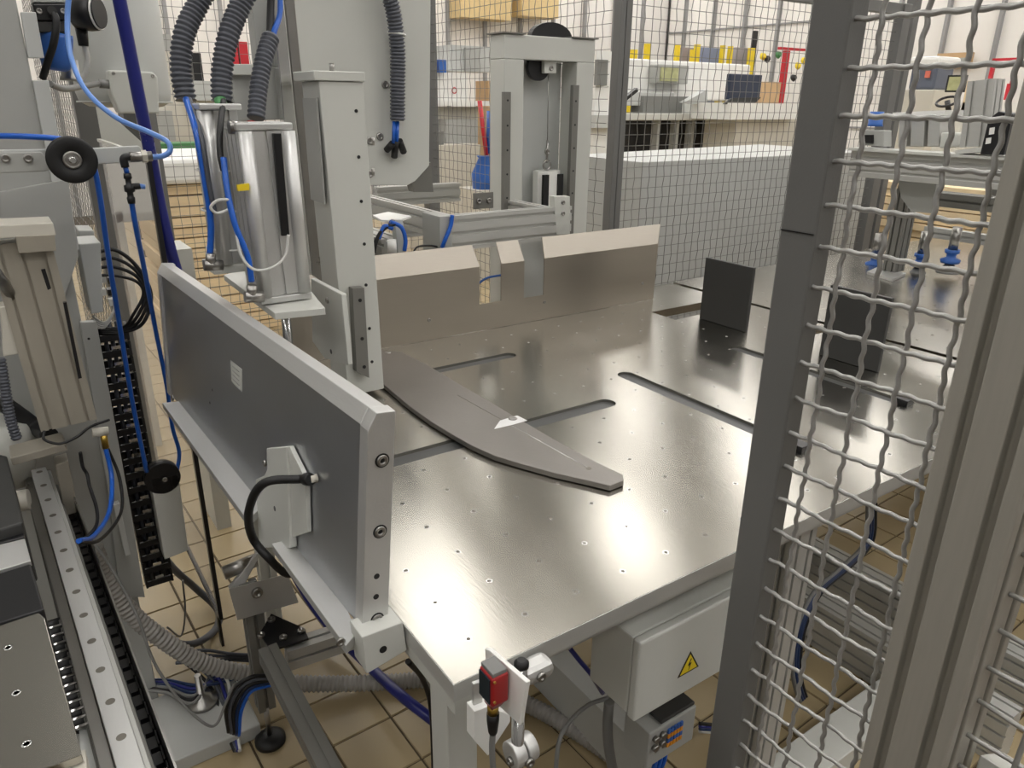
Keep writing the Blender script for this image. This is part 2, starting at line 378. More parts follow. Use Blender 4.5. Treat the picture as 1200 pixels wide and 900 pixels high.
# ================================================================ SIDE STOP PLATE (tilted)
sp = thing('side_stop', 'tall polished aluminium side plate with a ledge standing at the left table edge', 'panel', (.31, 1.45, .93))
NT, NB, FT, FB = V((.353, .85, 1.305)), V((.323, .85, .962)), V((.308, 2.05, 1.300)), V((.285, 2.05, .955))
wx = V((.042, 0, 0))
MB().hexa([NB+V((.006, .03, 0)), NB+wx*.85+V((.001, .03, 0)), FB+wx*.85+V((0, -.03, 0)), FB+V((.006, -.03, 0)), NT+V((.006, .03, -.012)), NT+wx*.85+V((.001, .03, -.006)), FT+wx*.85+V((0, -.03, -.006)), FT+V((.006, -.03, -.012))]).build('face_plate', STOPFACE, sp)
# end strips with chamfered upper corner
for nm, B_, T_, y0, y1 in (('near', NB, NT, 0, .026), ('far', FB, FT, -.026, 0)):
    prof = [B_+V((0, y0, 0)), B_+wx+V((0, y0, 0)), T_+wx+V((0, y0, 0)), T_+V((.014, y0, .003)), T_+V((0, y0, -.020))]
    es_ = MB().prism(prof, (0, y1-y0, 0)).build('end_strip', ALU, sp, .0012)
    if nm == 'near': es = es_
# top bar with sloping front
t0, t1 = NT+V((0, .0262, 0)), FT+V((0, -.0262, 0))
def sect(p): return [p+V((0, 0, -.020)), p+V((.014, 0, .003)), p+V((.038, 0, 0)), p+V((.038, 0, -.012)), p+V((.006, 0, -.024))]
MB().rings([sect(t0), sect(t1)], True, False).build('top_bar', ALU, sp, .001)
dn = (T_-B_)
for f_, r in ((.80, .0085), (.48, .0085), (.055, .0085)):
    q_ = NB.lerp(NT, f_)+V((.024, 0, 0)); MB().cyl(q_, q_-V((0, .0006, 0)), r+.0022, n=20).build('counterbore', NEARBLACK, es); bolt(es, q_, (0, -1, 0), r, .003)
for f_ in (.27, .17): hole(es, NB.lerp(NT, f_)+V((.021, 0, 0)), (0, -1, 0), .0045)
# ledges
LZ = .962
def ledge(P):
    MB().prism([at(x, y, 'z', LZ) for x, y in P], (0, 0, -.016)).build('ledge', ALU, sp, .001)
ledge([(190, 472), (236, 468), (312, 588), (290, 610)]); ledge([(318, 637), (366, 625), (419, 741), (405, 757)])
nf = (NB-FB).cross(NT-NB).normalized(); nf = nf if nf.x < 0 else -nf
def onface(px, py):  # point of the left face seen at a pixel
    d = CR*((px-600)/FPX)+CD*((py-450)/FPX)+CF; n0 = NB+V((.006, 0, 0)); t = (n0-CAM).dot(nf)/d.dot(nf); return CAM+d*t
L0 = [onface(271, 422), onface(284, 433), onface(284, 459), onface(272, 447)]
rl = MB().prism([p+nf*.0002 for p in L0], nf*.001).build('rating_label', PAINT, sp)
for k in range(4):
    a, b_ = L0[0].lerp(L0[3], .2+.2*k), L0[1].lerp(L0[2], .2+.2*k); MB().tube([a.lerp(b_, .15)+nf*.0014, a.lerp(b_, .8)+nf*.0014], .0006, 4).build('print_line', GREYC, rl)
for px, py in ((249, 457), (246, 472), (231, 415), (206, 430), (206, 441)): hole(sp, onface(px, py), nf, .003)
bolt(sp, onface(203, 466)+nf*.001, nf, .009, .004)
bolt(sp, at(399, 752, 'y', .852), (0, -1, 0), .007, .003)

# bracket on the face with connector
bk = thing('clamp_bracket', 'pale machined bracket bolted on the left face of the side plate', 'bracket', tuple(onface(330, 600)))
P = [(321, 524), (345, 522), (349, 640), (312, 640), (308, 568), (308, 560), (318, 556), (322, 548)]
MB().prism([onface(x, y)+nf*.001 for x, y in P], nf*.013).build('bracket_plate', PAINT, bk, .002)
P = [(345, 522), (364, 560), (366, 622), (345, 630)]
MB().prism([onface(x, y)+nf*.001 for x, y in P], nf*.008).build('bracket_plate', PAINT, bk, .001)
hole(bk, onface(331, 594)+nf*.014, nf, .005); bolt(bk, onface(320, 541)+nf*.014, nf, .006)
a = onface(372, 560)
cn = thing('sensor_plug', 'black plug on a thick black cable at the bracket of the side plate', 'plug', tuple(a))
MB().cyl(a+nf*.001, a+nf*.012, .007, n=14).build('socket', CREAM, cn)
dr = (onface(340, 558)-a).normalized()
MB().lathe(a+nf*.012+dr*(-.004), dr, [(0, .009), (.008, .0105), (.022, .0105), (.026, .008), (.036, .0075)], 14).build('plug_body', RUBBER, cn)
e = a+nf*.012+dr*.032
cable('plug_cable', '', '', [e, at(310, 566, 'x', .27), at(292, 597, 'x', .25), at(296, 630, 'x', .26), at(316, 655, 'x', .28), at(336, 672, 'x', .31), (.36, 1.18, .86), (.38, 1.22, .75)], .0075, RUBBER, parent=cn)

# corner block on the table edge
cb = thing('corner_block', 'white block with a drilled hole at the near left table edge', 'block', (.35, .85, .90))
MB().hexa([at(430, 790, 'y', .822), at(477, 762, 'y', .822), at(477, 762, 'y', .822)+V((0, .045, 0)), at(430, 790, 'y', .822)+V((0, .045, 0)),
           at(424, 747, 'y', .822), at(472, 729, 'y', .822), at(472, 729, 'y', .822)+V((0, .045, 0)), at(424, 747, 'y', .822)+V((0, .045, 0))]).build('block_body', PAINT, cb, .0015)
hole(cb, at(449, 761, 'y', .822), (0, -1, 0), .006)

# ================================================================ SUPPORT STAND under the side plate
st = thing('support_stand', 'dark extruded support post with levelling foot, black gusset and hinge block, below the side plate', 'stand', (.35, 1.68, 0))
MB().profile((.35, 1.69, .13), (.35, 1.69, .53), .045, .045, (0, 1, 0), .045).build('post', PROFDARK, st)
hb = MB().hexa([at(278, 727, 'y', 1.655), at(350, 706, 'y', 1.655), at(350, 706, 'y', 1.72), at(278, 727, 'y', 1.72), at(268, 690, 'y', 1.655), at(337, 672, 'y', 1.655), at(337, 672, 'y', 1.72), at(268, 690, 'y', 1.72)])
hb.build('hinge_block', ALU, st, .002)
bolt(st, at(301, 694, 'y', 1.653), (0, -1, 0), .014, .008, 'pivot_bolt')
MB().cyl(at(300, 656, 'y', 1.72), at(262, 672, 'y', 1.72), .018, n=18).build('pivot_rod', STEEL, st)
MB().prism([at(x, y, 'y', 1.70) for x, y in ((268, 690), (286, 688), (318, 618), (322, 600), (309, 640))], (0, .012, 0)).build('link_arm', ALU, st, .002)
MB().prism([at(x, y, 'z', .40) for x, y in ((304, 745), (318, 721), (357, 738), (362, 750), (318, 764))], (0, 0, .006)).build('gusset', NEARBLACK, st, .001)
gs = C.objects[-1] if 0 else bpy.data.objects['gusset']
for px, py in ((318, 727), (332, 748), (353, 740), (306, 745)):
    p = at(px, py, 'z', .406); bolt(gs, p, (0, 0, 1), .010, .007)
MB().profile(at(322, 774, 'z', .36)+V((.03, 0, 0)), at(405, 752, 'z', .36)+V((.22, 0, 0)), .05, .06, (0, 0, 1), .05).build('cross_beam', PROF, st)
MB().cyl((.35, 1.69, .02), (.35, 1.69, .13), .007, n=12).build('foot_stem', STEEL, st)
MB().lathe((.35, 1.69, 0), (0, 0, 1), [(0, .042), (.012, .042), (.022, .03), (.026, .012)], 24).build('foot', RUBBER, st)
p0 = at(314, 765, 'y', 1.55); p1 = at(396, 925, 'y', 1.12)
MB().profile(p0, p1, .045, .045, (0, 0, 1), .2, .004, .002).build('front_beam', PROFDARK, st)

# ================================================================ LEFT MACHINE COLUMN
co = thing('machine_column', 'tall light grey machine column with bolted cover panels at the left edge of the photo', 'machine', (-.3, 2.2, 0))
MB().box(-1.0, .118, 2.0, 2.45, 0, 2.8).build('body', PAINTG, co, .003)
def cov(P, y=1.994, m=PAINTC, nm='cover_panel', t=.02): MB().prism([at(a, b_, 'y', y) for a, b_ in P], (0, t, 0)).build(nm, m, co, .0015)
cov([(24, 14), (42, 14), (52, 68), (33, 68)]); cov([(38, 94), (57, 94), (93, 293), (76, 296)], 1.988)
cov([(94, 378), (113, 377), (152, 590), (170, 700), (140, 700), (128, 585)], 1.97, PAINTG)
cov([(0, 225), (80, 210), (92, 300), (62, 390), (0, 390)], 1.985, PAINTG)
cov([(133, 592), (140, 590), (153, 650), (147, 652)], 1.93, PAINTC, 'rib')
for px, py in ((98, 437), (104, 477), (104, 397)): hole(co, at(px, py, 'y', 1.97), (0, -1, 0), .003)
# junction boxes on the column side
for P in (((92, 286), (118, 284), (121, 366), (107, 368)),):
    MB().prism([at(a, b_, 'y', 2.04) for a, b_ in P], (0, .12, 0)).build('terminal_box', PAINTC, co, .003)
MB().prism([at(a, b_, 'y', 2.2) for a, b_ in ((92, 270), (110, 270), (113, 286), (92, 286))], (0, .1, 0)).build('terminal_box', PAINTC, co, .003)
MB().box(-.4, .335, 1.72, 1.99, 0.0, .045).build('base_plate', PAINTG, co, .004)
p = at(237, 823, 'z', .045); MB().lathe(p, (0, 0, 1), [(0, .045), (.012, .045), (.016, .03), (.03, .028), (.034, .01), (.1, .009)], 22).build('levelling_bolt', STEEL, co)

# horizontal arm with disc
ha = thing('tube_guide_arm', 'light grey arm with a black roller disc carrying the blue tube, upper left', 'arm', tuple(at(0, 205, 'y', 1.75)))
MB().prism([at(a, b_, 'y', 1.75) for a, b_ in ((-20, 176), (52, 175), (100, 174), (163, 171), (167, 176), (166, 190), (100, 193), (62, 197), (55, 193), (50, 187), (-20, 190))], (0, .014, 0)).build('arm_plate', PAINTC, ha, .002)
MB().prism([at(a, b_, 'y', 1.742) for a, b_ in ((-20, 180), (48, 178), (55, 186), (60, 198), (54, 201), (-20, 204))], (0, .008, 0)).build('clamp_plate', PAINTG, ha, .002)
for px in (6.5, 33): bolt(ha, at(px, 185.5, 'y', 1.741), (0, -1, 0), .008, .004)
c = at(84, 187, 'y', 1.718)
MB().lathe(c, (0, -1, 0), [(0, .042), (.002, .044), (.012, .044), (.014, .040), (.014, .018), (.011, .016)], 40).build('roller_disc', RUBBER, ha)
MB().lathe(c, (0, -1, 0), [(.010, .017), (.016, .016), (.016, .012), (.013, .011)], 26).build('hub_ring', STEEL, ha)
MB().lathe(c, (0, -1, 0), [(.010, .007), (.020, .007), (.021, .005)], 16).build('hub_screw', CHROME, ha)
MB().cyl(c, c+V((0, .03, 0)), .01).build('axle', STEEL, ha)
# fittings on the arm end
ft = thing('push_in_fittings', 'black elbow and tee tube fittings hanging from the arm end', 'fitting', tuple(at(152, 240, 'y', 1.75)))
MB().cyl(at(152, 184, 'y', 1.72), at(178, 183, 'y', 1.72), .010, n=14).build('brass_body', STEEL, ft)
MB().cyl(at(166, 183.5, 'y', 1.72), at(172, 183, 'y', 1.72), .013, n=6, smooth=False).build('hex_nut', CREAM, ft)
MB().tube(smooth([at(160, 184, 'y', 1.72), at(149, 184, 'y', 1.72), at(145, 187, 'y', 1.72), at(147, 196, 'y', 1.72)], 4), .008, 12).build('elbow', RUBBER, ft)
MB().cyl(at(147, 196, 'y', 1.72), at(149, 203, 'y', 1.72), .005).build('short_tube', BLUE, ft)
MB().lathe(at(149, 203, 'y', 1.72), at(154, 236, 'y', 1.72)-at(149, 203, 'y', 1.72), [(0, .007), (.01, .008), (.012, .0055), (.022, .0055), (.024, .010), (.036, .010), (.038, .006), (.046, .006), (.048, .008), (.06, .007)], 14).build('tee', RUBBER, ft)
MB().cyl(at(152, 219, 'y', 1.72), at(164, 218, 'y', 1.72), .0065).build('tee_branch', RUBBER, ft)
MB().cyl(at(163, 218, 'y', 1.72), at(170, 219, 'y', 1.72), .005).build('plug', SKYB, ft)

# beige actuator
ac = thing('vertical_actuator', 'beige grooved vertical actuator in front of the left column', 'actuator', (.03, 1.75, 1.0))
MB().profile((.040, 1.75, 1.045), (.025, 1.77, 1.43), .105, .09, (0, 1, 0), .034, .006, .006).build('barrel', BEIGE, ac)
MB().hexa([at(-40, 282, 'y', 1.70), at(66, 276, 'y', 1.70), at(66, 276, 'y', 1.70)+V((0, .1, 0)), at(-40, 282, 'y', 1.70)+V((0, .1, 0)), at(-40, 266, 'y', 1.70), at(62, 261, 'y', 1.70), at(62, 261, 'y', 1.70)+V((0, .1, 0)), at(-40, 266, 'y', 1.70)+V((0, .1, 0))]).build('top_plate', CREAM, ac, .002)
MB().prism([at(x, y, 'y', 1.698) for x, y in ((18, 277), (64, 275), (66, 294), (22, 297))], (0, .09, 0)).build('end_cap', BEIGE, ac, .001)
MB().prism([at(x, y, 'y', 1.698) for x, y in ((48, 316), (53, 315), (60, 338), (56, 340))], (0, .004, 0)).build('switch', NEARBLACK, ac)
MB().prism([at(x, y, 'y', 1.685) for x, y in ((74, 355), (78, 354), (96, 443), (92, 444))], (0, .01, 0)).build('sensor_strip', NEARBLACK, ac)
MB().prism([at(x, y, 'y', 1.69) for x, y in ((12, 537), (75, 520), (80, 528), (15, 546))], (0, .07, 0)).build('lower_bracket', BEIGE, ac, .002)
MB().prism([at(x, y, 'y', 1.72) for x, y in ((0, 360), (12, 357), (22, 415), (4, 418))], (0, .05, 0)).build('side_block', CREAM, ac, .002)
MB().prism([at(x, y, 'y', 1.75) for x, y in ((65, 545), (80, 540), (92, 600), (76, 605))], (0, .05, 0)).build('lower_leg', BEIGE, ac, .002)
MB().cyl(at(-10, 312, 'y', 1.66), at(16, 350, 'y', 1.74), .010).build('cross_pin', STEEL, ac)
corrugated('ribbed_hose', 'thin grey ribbed hose rising beside the beige actuator at the far left', [(0, 420, 'y', 1.66), (5, 450, 'y', 1.66), (12, 490, 'y', 1.66), (20, 515, 'y', 1.66)], .010, .007, CORR, None, .2)
tag(MB().tube(smooth(pts3([(0, 470, 'y', 1.9), (28, 490, 'y', 1.9), (45, 503, 'y', 1.88), (58, 510, 'y', 1.8)])), .018, 12).build('rubber_bellows', RUBBER, None), 'short black rubber sleeve behind the foot of the beige actuator', 'hose')
mo = tag(MB().lathe(at(-6, 560, 'y', 1.9), at(2, 490, 'y', 1.9)-at(-6, 560, 'y', 1.9), [(0, .075), (.09, .075), (.12, .07), (.14, .05)], 26).build('motor', PAINT, None), 'rounded pale motor housing low at the left edge behind the rail', 'motor')
fi = thing('elbow_fitting', 'cream fitting with a blue tube at the foot of the actuator', 'fitting', tuple(at(120, 520, 'y', 1.72)))
MB().cyl(at(108, 507, 'y', 1.72), at(127, 505, 'y', 1.72), .010).build('fitting_body', CREAM, fi)
MB().cyl(at(121, 508, 'y', 1.72), at(124, 525, 'y', 1.72), .007).build('nut', BRASS, fi)
cable('tube_loop', 'blue tube looping down from the cream fitting to the rail', 'tube', [(123, 522, 'y', 1.72), (131, 560, 'y', 1.70), (128, 600, 'y', 1.6), (110, 628, 'y', 1.5), (92, 634, 'y', 1.42)], .005, BLUE)
cable('cable_loop', 'black cable looping outside the blue tube down to the rail', 'cable', [(126, 525, 'y', 1.74), (140, 560, 'y', 1.72), (142, 600, 'y', 1.62), (118, 632, 'y', 1.5), (92, 636, 'y', 1.42)], .0035, RUBBER)
cable('band_cable', 'black cable wrapped round the foot of the beige actuator', 'cable', [(128, 492, 'y', 1.70), (106, 500, 'y', 1.68), (90, 512, 'y', 1.67), (70, 520, 'y', 1.665), (52, 515, 'y', 1.67), (52, 505, 'y', 1.68)], .003, RUBBER)
cable('sensor_lead', 'black plug lead hanging below the actuator', 'cable', [(94, 530, 'y', 1.70), (97, 547, 'y', 1.70), (102, 556, 'y', 1.70), (105, 570, 'y', 1.68), (113, 595, 'y', 1.62), (113, 615, 'y', 1.55), (100, 632, 'y', 1.48)], .0035, RUBBER)

# cable chain
ch = thing('cable_chain', 'black open-link cable chain hanging down beside the grey column', 'cable chain', (.18, 2.12, .34))
dz = .0445
for k in range(18):
    z0 = .345+k*dz; m = MB()
    m.box(.150, .156, 2.10, 2.14, z0, z0+dz*.93); m.box(.219, .225, 2.10, 2.14, z0, z0+dz*.93)
    m.box(.156, .219, 2.100, 2.106, z0+.002, z0+.02); m.box(.156, .219, 2.134, 2.14, z0, z0+.03)
    m.build('link', NEARBLACK, ch)
m = MB()
for x in (.17, .186, .203): m.tube([(x, 2.122, .35), (x+.003, 2.122, .75), (x, 2.122, 1.15)], .0055, 8)
m.build('inner_cable', CORR, ch)
for k in range(18): MB().box(.178, .200, 2.0995, 2.1005, .345+k*dz+.024, .345+k*dz+.033).build('pin', CHROME, ch)
for k, (R_, px, py, r_) in enumerate(((.10, 150, 345, .005), (.085, 152, 350, .0045), (.07, 150, 352, .0045), (.115, 152, 342, .004))):
    lab = ('outermost', 'second', 'innermost', 'thin topmost')[k]
    cable('cable_loop', f'{lab} black cable loop curling out of the top of the cable chain', 'cable', [(112, 296+9*k, 'y', 2.08), (135, 293+10*k, 'y', 2.08), (160, 312+6*k, 'y', 2.08), (177-3*k, 345, 'y', 2.08), (168-4*k, 378-3*k, 'y', 2.08), (145, 389-2*k, 'y', 2.1), (118, 391-2*k, 'y', 2.1)], r_, RUBBER, 'cable loops at the chain top')
cb2 = thing('cable_terminal', 'cluster of pale terminals and grey wires above the cable chain', 'terminal', tuple(at(125, 385, 'y', 2.1)))
for i, (px, py) in enumerate(((118, 325), (126, 326), (118, 340), (126, 340), (128, 352))): MB().prism([at(px+a, py+b_, 'y', 2.12) for a, b_ in ((0, 0), (6, -1), (7, 6), (1, 7))], (0, .03, 0)).build('terminal', (WHITE, NEARBLACK)[i % 2], cb2)
for k in range(4): MB().tube(smooth([at(108, 370+3*k, 'y', 2.08), at(122, 378+2*k, 'y', 2.07), at(133, 365, 'y', 2.08), at(136-k, 350, 'y', 2.09)], 5), .003, 6).build('wire', WHITEC, cb2)

# grey box with pulley
pb = thing('pulley_box', 'narrow light grey box with a black pulley on top in the left aisle', 'box', tuple(at(200, 655, 'y', 2.0)))
MB().prism([at(x, y, 'y', 2.0) for x, y in ((176, 561), (209, 556), (221, 645), (193, 656))], (0, .06, 0)).build('cover', PAINT, pb, .002)
MB().cyl(at(191, 561, 'y', 2.0), at(191, 561, 'y', 2.0)+V((0, .03, 0)), .045, n=32).build('pulley', NEARBLACK, pb)
bolt(pb, at(193, 562, 'y', 2.0), (0, -1, 0), .007)

# clear door
dp = thing('clear_guard_panel', 'tall clear polycarbonate panel with black edging left of the side plate', 'panel', (.34, 2.5, 0))
PX_, PY_ = .34, 2.143
MB().box(PX_, PX_+.004, PY_, PY_+.9, .15, 1.55).build('pane', POLY, dp)
MB().box(PX_-.004, PX_+.008, PY_-.022, PY_, .135, 1.56).build('edging', NEARBLACK, dp)
MB().box(PX_-.004, PX_+.008, PY_+.0005, PY_+.9, .135, .1495).build('edging', NEARBLACK, dp)
MB().box(PX_-.004, PX_+.008, PY_+.0005, PY_+.9, 1.5505, 1.56).build('edging', PAINT, dp)
for y in (PY_+.02, PY_+.8): MB().box(PX_-.002, PX_+.006, y, y+.03, 0, .1345).build('foot', NEARBLACK, dp)

# aisle post and fences
def mesh_panel(name, p0, p1, z0, z1, parent, pitch=.05, r=.0017, zig=.0022, kind='stuff', mt=WIREF, segs=1):
    """crimped wire mesh between two ground points"""
    p0, p1 = V((*p0, 0)), V((*p1, 0)); d = (p1-p0); L = d.length; d.normalize(); nrm = V((d.y, -d.x, 0)); m = MB()
    nx = int(L/pitch); nz = int((z1-z0)/pitch)
    for i in range(1, nx+1):
        if i*pitch > L-.01: break
        P = [p0+d*(i*pitch)+nrm*((1 if (i+k) % 2 else -1)*zig)+d*((1 if k % 2 else -1)*zig*.8)+V((0, 0, z0+k*pitch)) for k in range(nz+1)]+[p0+d*(i*pitch)+V((0, 0, z1))]
        m.tube(P, r, 4)
    for k in range(1, nz+1):
        if k*pitch > z1-z0-.01: break
        P = [p0+V((0, 0, z0+k*pitch))]+[p0+d*(i*pitch)+nrm*((-1 if (i+k) % 2 else 1)*zig)+V((0, 0, z0+k*pitch)) for i in range(1, nx+1) if i*pitch < L]+[p0+d*L+V((0, 0, z0+k*pitch))]
        m.tube(P, r, 4)
    o = m.build(name, mt, parent)
    if kind: o['kind'] = kind
    return o
FA = thing('mesh_fence', 'wire mesh fence with a dark post in the left aisle behind the grey column', 'fence', (.37, 3.6, 0))
MB().box(.335, .410, 3.56, 3.635, 0, 2.3).build('post', STILE, FA, .003)
mesh_panel('wire_mesh', (.37, 3.64), (.37, 5.8), .15, 2.25, FA, .055)
FBk = thing('mesh_fence', 'far left wire mesh fence section in front of the stacked wood, behind the actuators', 'fence', (1.5, 4.44, 0))
mesh_panel('wire_mesh', (.78, 4.44), (2.37, 4.44), .15, 2.6, FBk, .052)
MB().box(.72, .78, 4.41, 4.47, 0, 2.6).build('post', STILE, FBk)
FCc = thing('mesh_fence', 'middle wire mesh fence section receding between the grey panel and the lifting frame', 'fence', (2.4, 3.6, 0))
mesh_panel('wire_mesh', (2.40, 4.41), (2.40, 2.74), .15, 2.35, FCc, .052)
MB().box(2.36, 2.44, 4.40, 4.48, 0, 2.5).build('post', STILE, FCc, .003)
MB().box(2.38, 2.42, 2.76, 4.40, 2.35, 2.39).build('top_rail', STILE, FCc)
FD = thing('mesh_fence', 'right rear wire mesh fence section in front of the white machine, with two grey posts', 'fence', (3.5, 2.7, 0))
mesh_panel('wire_mesh', (2.46, 2.70), (4.58, 2.70), .12, 2.19, FD, .0495)
for k in range(9): pass
MB().box(2.395, 2.425, 2.675, 2.725, 0, 2.5).build('post', STILE, FD, .003); MB().box(2.428, 2.462, 2.675, 2.725, 0, 2.5).build('post', STILE, FD, .003)
MB().box(4.58, 4.66, 2.67, 2.73, 0, 2.25).build('post', STILE, FD, .003); MB().box(2.462, 4.58, 2.68, 2.72, 2.19, 2.25).build('top_rail', STILE, FD, .003)
MB().box(4.74, 4.80, 2.70, 2.76, 0, 2.3).build('post', STILE, FD, .003)

# ================================================================ LINEAR RAIL (left foreground)
lr = thing('linear_rail', 'long linear guide rail with counterbored screw holes, lower left', 'rail', (0, 1.3, .75))
ra, rb = V((-.036, 1.86, .90)), V((.012, .62, .90)); rd = (rb-ra).normalized(); rn = V((-rd.y, rd.x, 0)); rn = rn if rn.x > 0 else -rn
def railbox(o0, o1, z0, z1, nm, m, a=ra, b_=rb, bev=.001):
    return MB().hexa([a+rn*o0+V((0, 0, z0-.9)), a+rn*o1+V((0, 0, z0-.9)), b_+rn*o1+V((0, 0, z0-.9)), b_+rn*o0+V((0, 0, z0-.9)), a+rn*o0+V((0, 0, z1-.9)), a+rn*o1+V((0, 0, z1-.9)), b_+rn*o1+V((0, 0, z1-.9)), b_+rn*o0+V((0, 0, z1-.9))]).build(nm, m, lr, bev)
railbox(-.014, .016, .872, .9, 'guide_rail', ALU)
railbox(-.031, -.0145, .850, .884, 'side_strip', STEEL)
railbox(-.034, .030, .79, .849, 'base_extrusion', PROFDARK)
railbox(.0165, .023, .850, .89, 'rail_flank', PROF)
for k in range(16):
    p = ra+rd*(.022+.0772*k)+rn*.001
    MB().lathe(p-V((0, 0, .003)), (0, 0, 1), [(0, .0065), (.0032, .0065)], 14).build('screw_hole', HOLE, lr)
ec = thing('cable_channel', 'steel cable channel with black links beside the linear rail', 'channel', (.08, 1.2, .72))
for nm, o0, o1, z0, z1, m_ in (('channel_edge', .050, .053, .76, .86, STEEL), ('channel_floor', .031, .0495, .76, .765, NEARBLACK)):
    a, b_ = ra, rb; MB().hexa([a+rn*o0+V((0, 0, z0-.9)), a+rn*o1+V((0, 0, z0-.9)), b_+rn*o1+V((0, 0, z0-.9)), b_+rn*o0+V((0, 0, z0-.9)), a+rn*o0+V((0, 0, z1-.9)), a+rn*o1+V((0, 0, z1-.9)), b_+rn*o1+V((0, 0, z1-.9)), b_+rn*o0+V((0, 0, z1-.9))]).build(nm, m_, ec)
m1 = None
for k in range(34):
    p = ra+rd*(.1+.034*k)+rn*.040+V((0, 0, -.11))
    if m1 is None: m = MB().box(-.006, .006, -.012, .012, -.018, .018).box(-.0085, -.0062, -.015, .015, -.01, .026).box(.0062, .0085, -.015, .015, -.01, .026); o = m.build('link', NEARBLACK, None, origin=(0, 0, 0)); m1 = o.data
    else: o = bpy.data.objects.new('link', m1); C.objects.link(o)
    o.parent = ec; o.location = p-V(ec['_w'])
# rollers
rc = thing('roller_track', 'black rollers on bright shafts between the foreground plate and the rail', 'conveyor', (-.05, 1.1, .78))
for k in range(13):
    p = at(66+4.2*k*.62, 735+9.6*k, 'z', .84); a, b_ = p+V((-.035, 0, 0)), p+V((.016, 0, 0))
    MB().cyl(a+V((0, .010, 0)), b_+V((0, .010, 0)), .010, n=12).build('roller', RUBBER, rc)
    MB().cyl(a+V((0, -.010, .008)), b_+V((0, -.010, .008)), .0035, n=8).build('shaft', CHROME, rc)
MB().hexa([at(58, 735, 'z', .80), at(103, 735, 'z', .80), at(118, 860, 'z', .80), at(85, 860, 'z', .80), at(57, 735, 'z', .81), at(102, 735, 'z', .81), at(117, 860, 'z', .81), at(84, 860, 'z', .81)]).build('tray', NEARBLACK, rc)
MB().prism([at(x, y, 'z', .83) for x, y in ((92, 848), (108, 842), (150, 960), (100, 960))], (0, 0, -.02)).build('end_plate', PAINTC, rc, .001)
fp = thing('infeed_plate', 'brushed aluminium plate with three screws at the bottom left corner', 'plate', tuple(at(20, 820, 'z', .95)))
MB().prism([at(x, y, 'z', 1.0) for x, y in ((-40, 744), (0, 733), (45, 718), (52, 724), (96, 884), (60, 898), (40, 903), (-30, 930))], (0, 0, -.012)).build('top_plate', TABLE, fp, .001)
for px, py in ((9.3, 759), (18.9, 812), (31, 871.5)):
    p = at(px, py, 'z', 1.0); MB().lathe(p-V((0, 0, .001)), (0, 0, 1), [(0, .0055), (.0016, .0055), (.0018, .004), (.001, .0035)], 16).build('screw', CHROME, fp)
MB().prism([at(x, y, 'z', .985) for x, y in ((85, 884), (100, 878), (104, 930), (70, 930))], (0, 0, -.05)).build('underframe', CREAM, fp)
bb = thing('black_housing', 'stack of black box housings above the aluminium plate at the left edge', 'housing', (-.15, 1.4, .9))
MB().prism([at(x, y, 'z', 1.0) for x, y in ((-60, 690), (0, 671), (36, 660), (52, 714), (0, 730), (-60, 747))], (0, 0, -.08)).build('box', NEARBLACK, bb, .003)
MB().prism([at(x, y, 'z', 1.0) for x, y in ((-60, 655), (0, 638), (29, 631), (36, 657), (0, 668), (-60, 686))], (0, 0, -.01)).build('light_strip', ALU, bb, .001)
MB().prism([at(x, y, 'z', 1.0) for x, y in ((-60, 640), (0, 623), (26, 616), (29, 629), (-60, 653))], (0, 0, -.05)).build('box', NEARBLACK, bb, .003)
MB().prism([at(x, y, 'z', 1.02) for x, y in ((-60, 555), (0, 532), (8, 534), (27, 612), (0, 620), (-60, 636))], (0, 0, -.12)).build('box', DARK, bb, .004)
cyl_ = MB().cyl(at(16, 588, 'z', .9), at(34, 585, 'z', .9), .022, n=18); tag(cyl_.build('spacer', CREAM, None), 'pale round spacer between the black housing and the rail', 'spacer')

# ================================================================ HOSES AND CABLES, left and floor
corrugated('corrugated_hose', 'thick pale grey corrugated hose running along the floor towards the support stand', [(108, 640, 'y', 1.93), (125, 680, 'y', 1.93), (155, 720, 'y', 1.92), (195, 752, 'y', 1.9), (240, 778, 'y', 1.88), (292, 790, 'y', 1.86), (340, 800, 'z', .06), (400, 801, 'z', .04), (460, 799, 'z', .028), (500, 797, 'z', .028), (560, 803, 'z', .028), (620, 826, 'z', .028), (680, 860, 'z', .028), (730, 895, 'z', .028), (760, 920, 'z', .028)], .025, .0135, CORRL)
cable('navy_hose', 'thick navy blue hose rising past the side plate and running below it', 'hose', [(136, -20, 'y', 2.10), (152, 60, 'y', 2.12), (172, 160, 'y', 2.14), (203, 305, 'y', 2.16), (260, 470, 'y', 2.2), (310, 600, 'y', 2.2), (355, 690, 'y', 2.1), (390, 738, 'y', 1.95), (430, 778, 'y', 1.75), (470, 815, 'y', 1.55), (515, 850, 'y', 1.42), (540, 872, 'y', 1.35)], .0155, NAVY, n=12)
cable('air_tube', 'pale blue air tube curving from the filter to the arm fitting', 'tube', [(82, -15, 'y', 1.98), (79, 20, 'y', 1.98), (82, 62, 'y', 1.95), (100, 105, 'y', 1.9), (135, 137, 'y', 1.84), (175, 155, 'y', 1.78), (196, 166, 'y', 1.73), (199, 177, 'y', 1.72), (190, 183, 'y', 1.72), (176, 184, 'y', 1.72)], .0055, SKYB)
cable('air_tube', 'blue air tube running over the black disc and down beside the cable chain', 'tube', [(-20, 159, 'y', 1.80), (30, 160, 'y', 1.75), (70, 163, 'y', 1.735), (95, 172, 'y', 1.73), (108, 190, 'y', 1.728), (117, 230, 'y', 1.735), (127, 300, 'y', 1.8), (140, 380, 'y', 1.9), (155, 470, 'y', 1.95), (172, 553, 'y', 1.98)], .0055, BLUE)
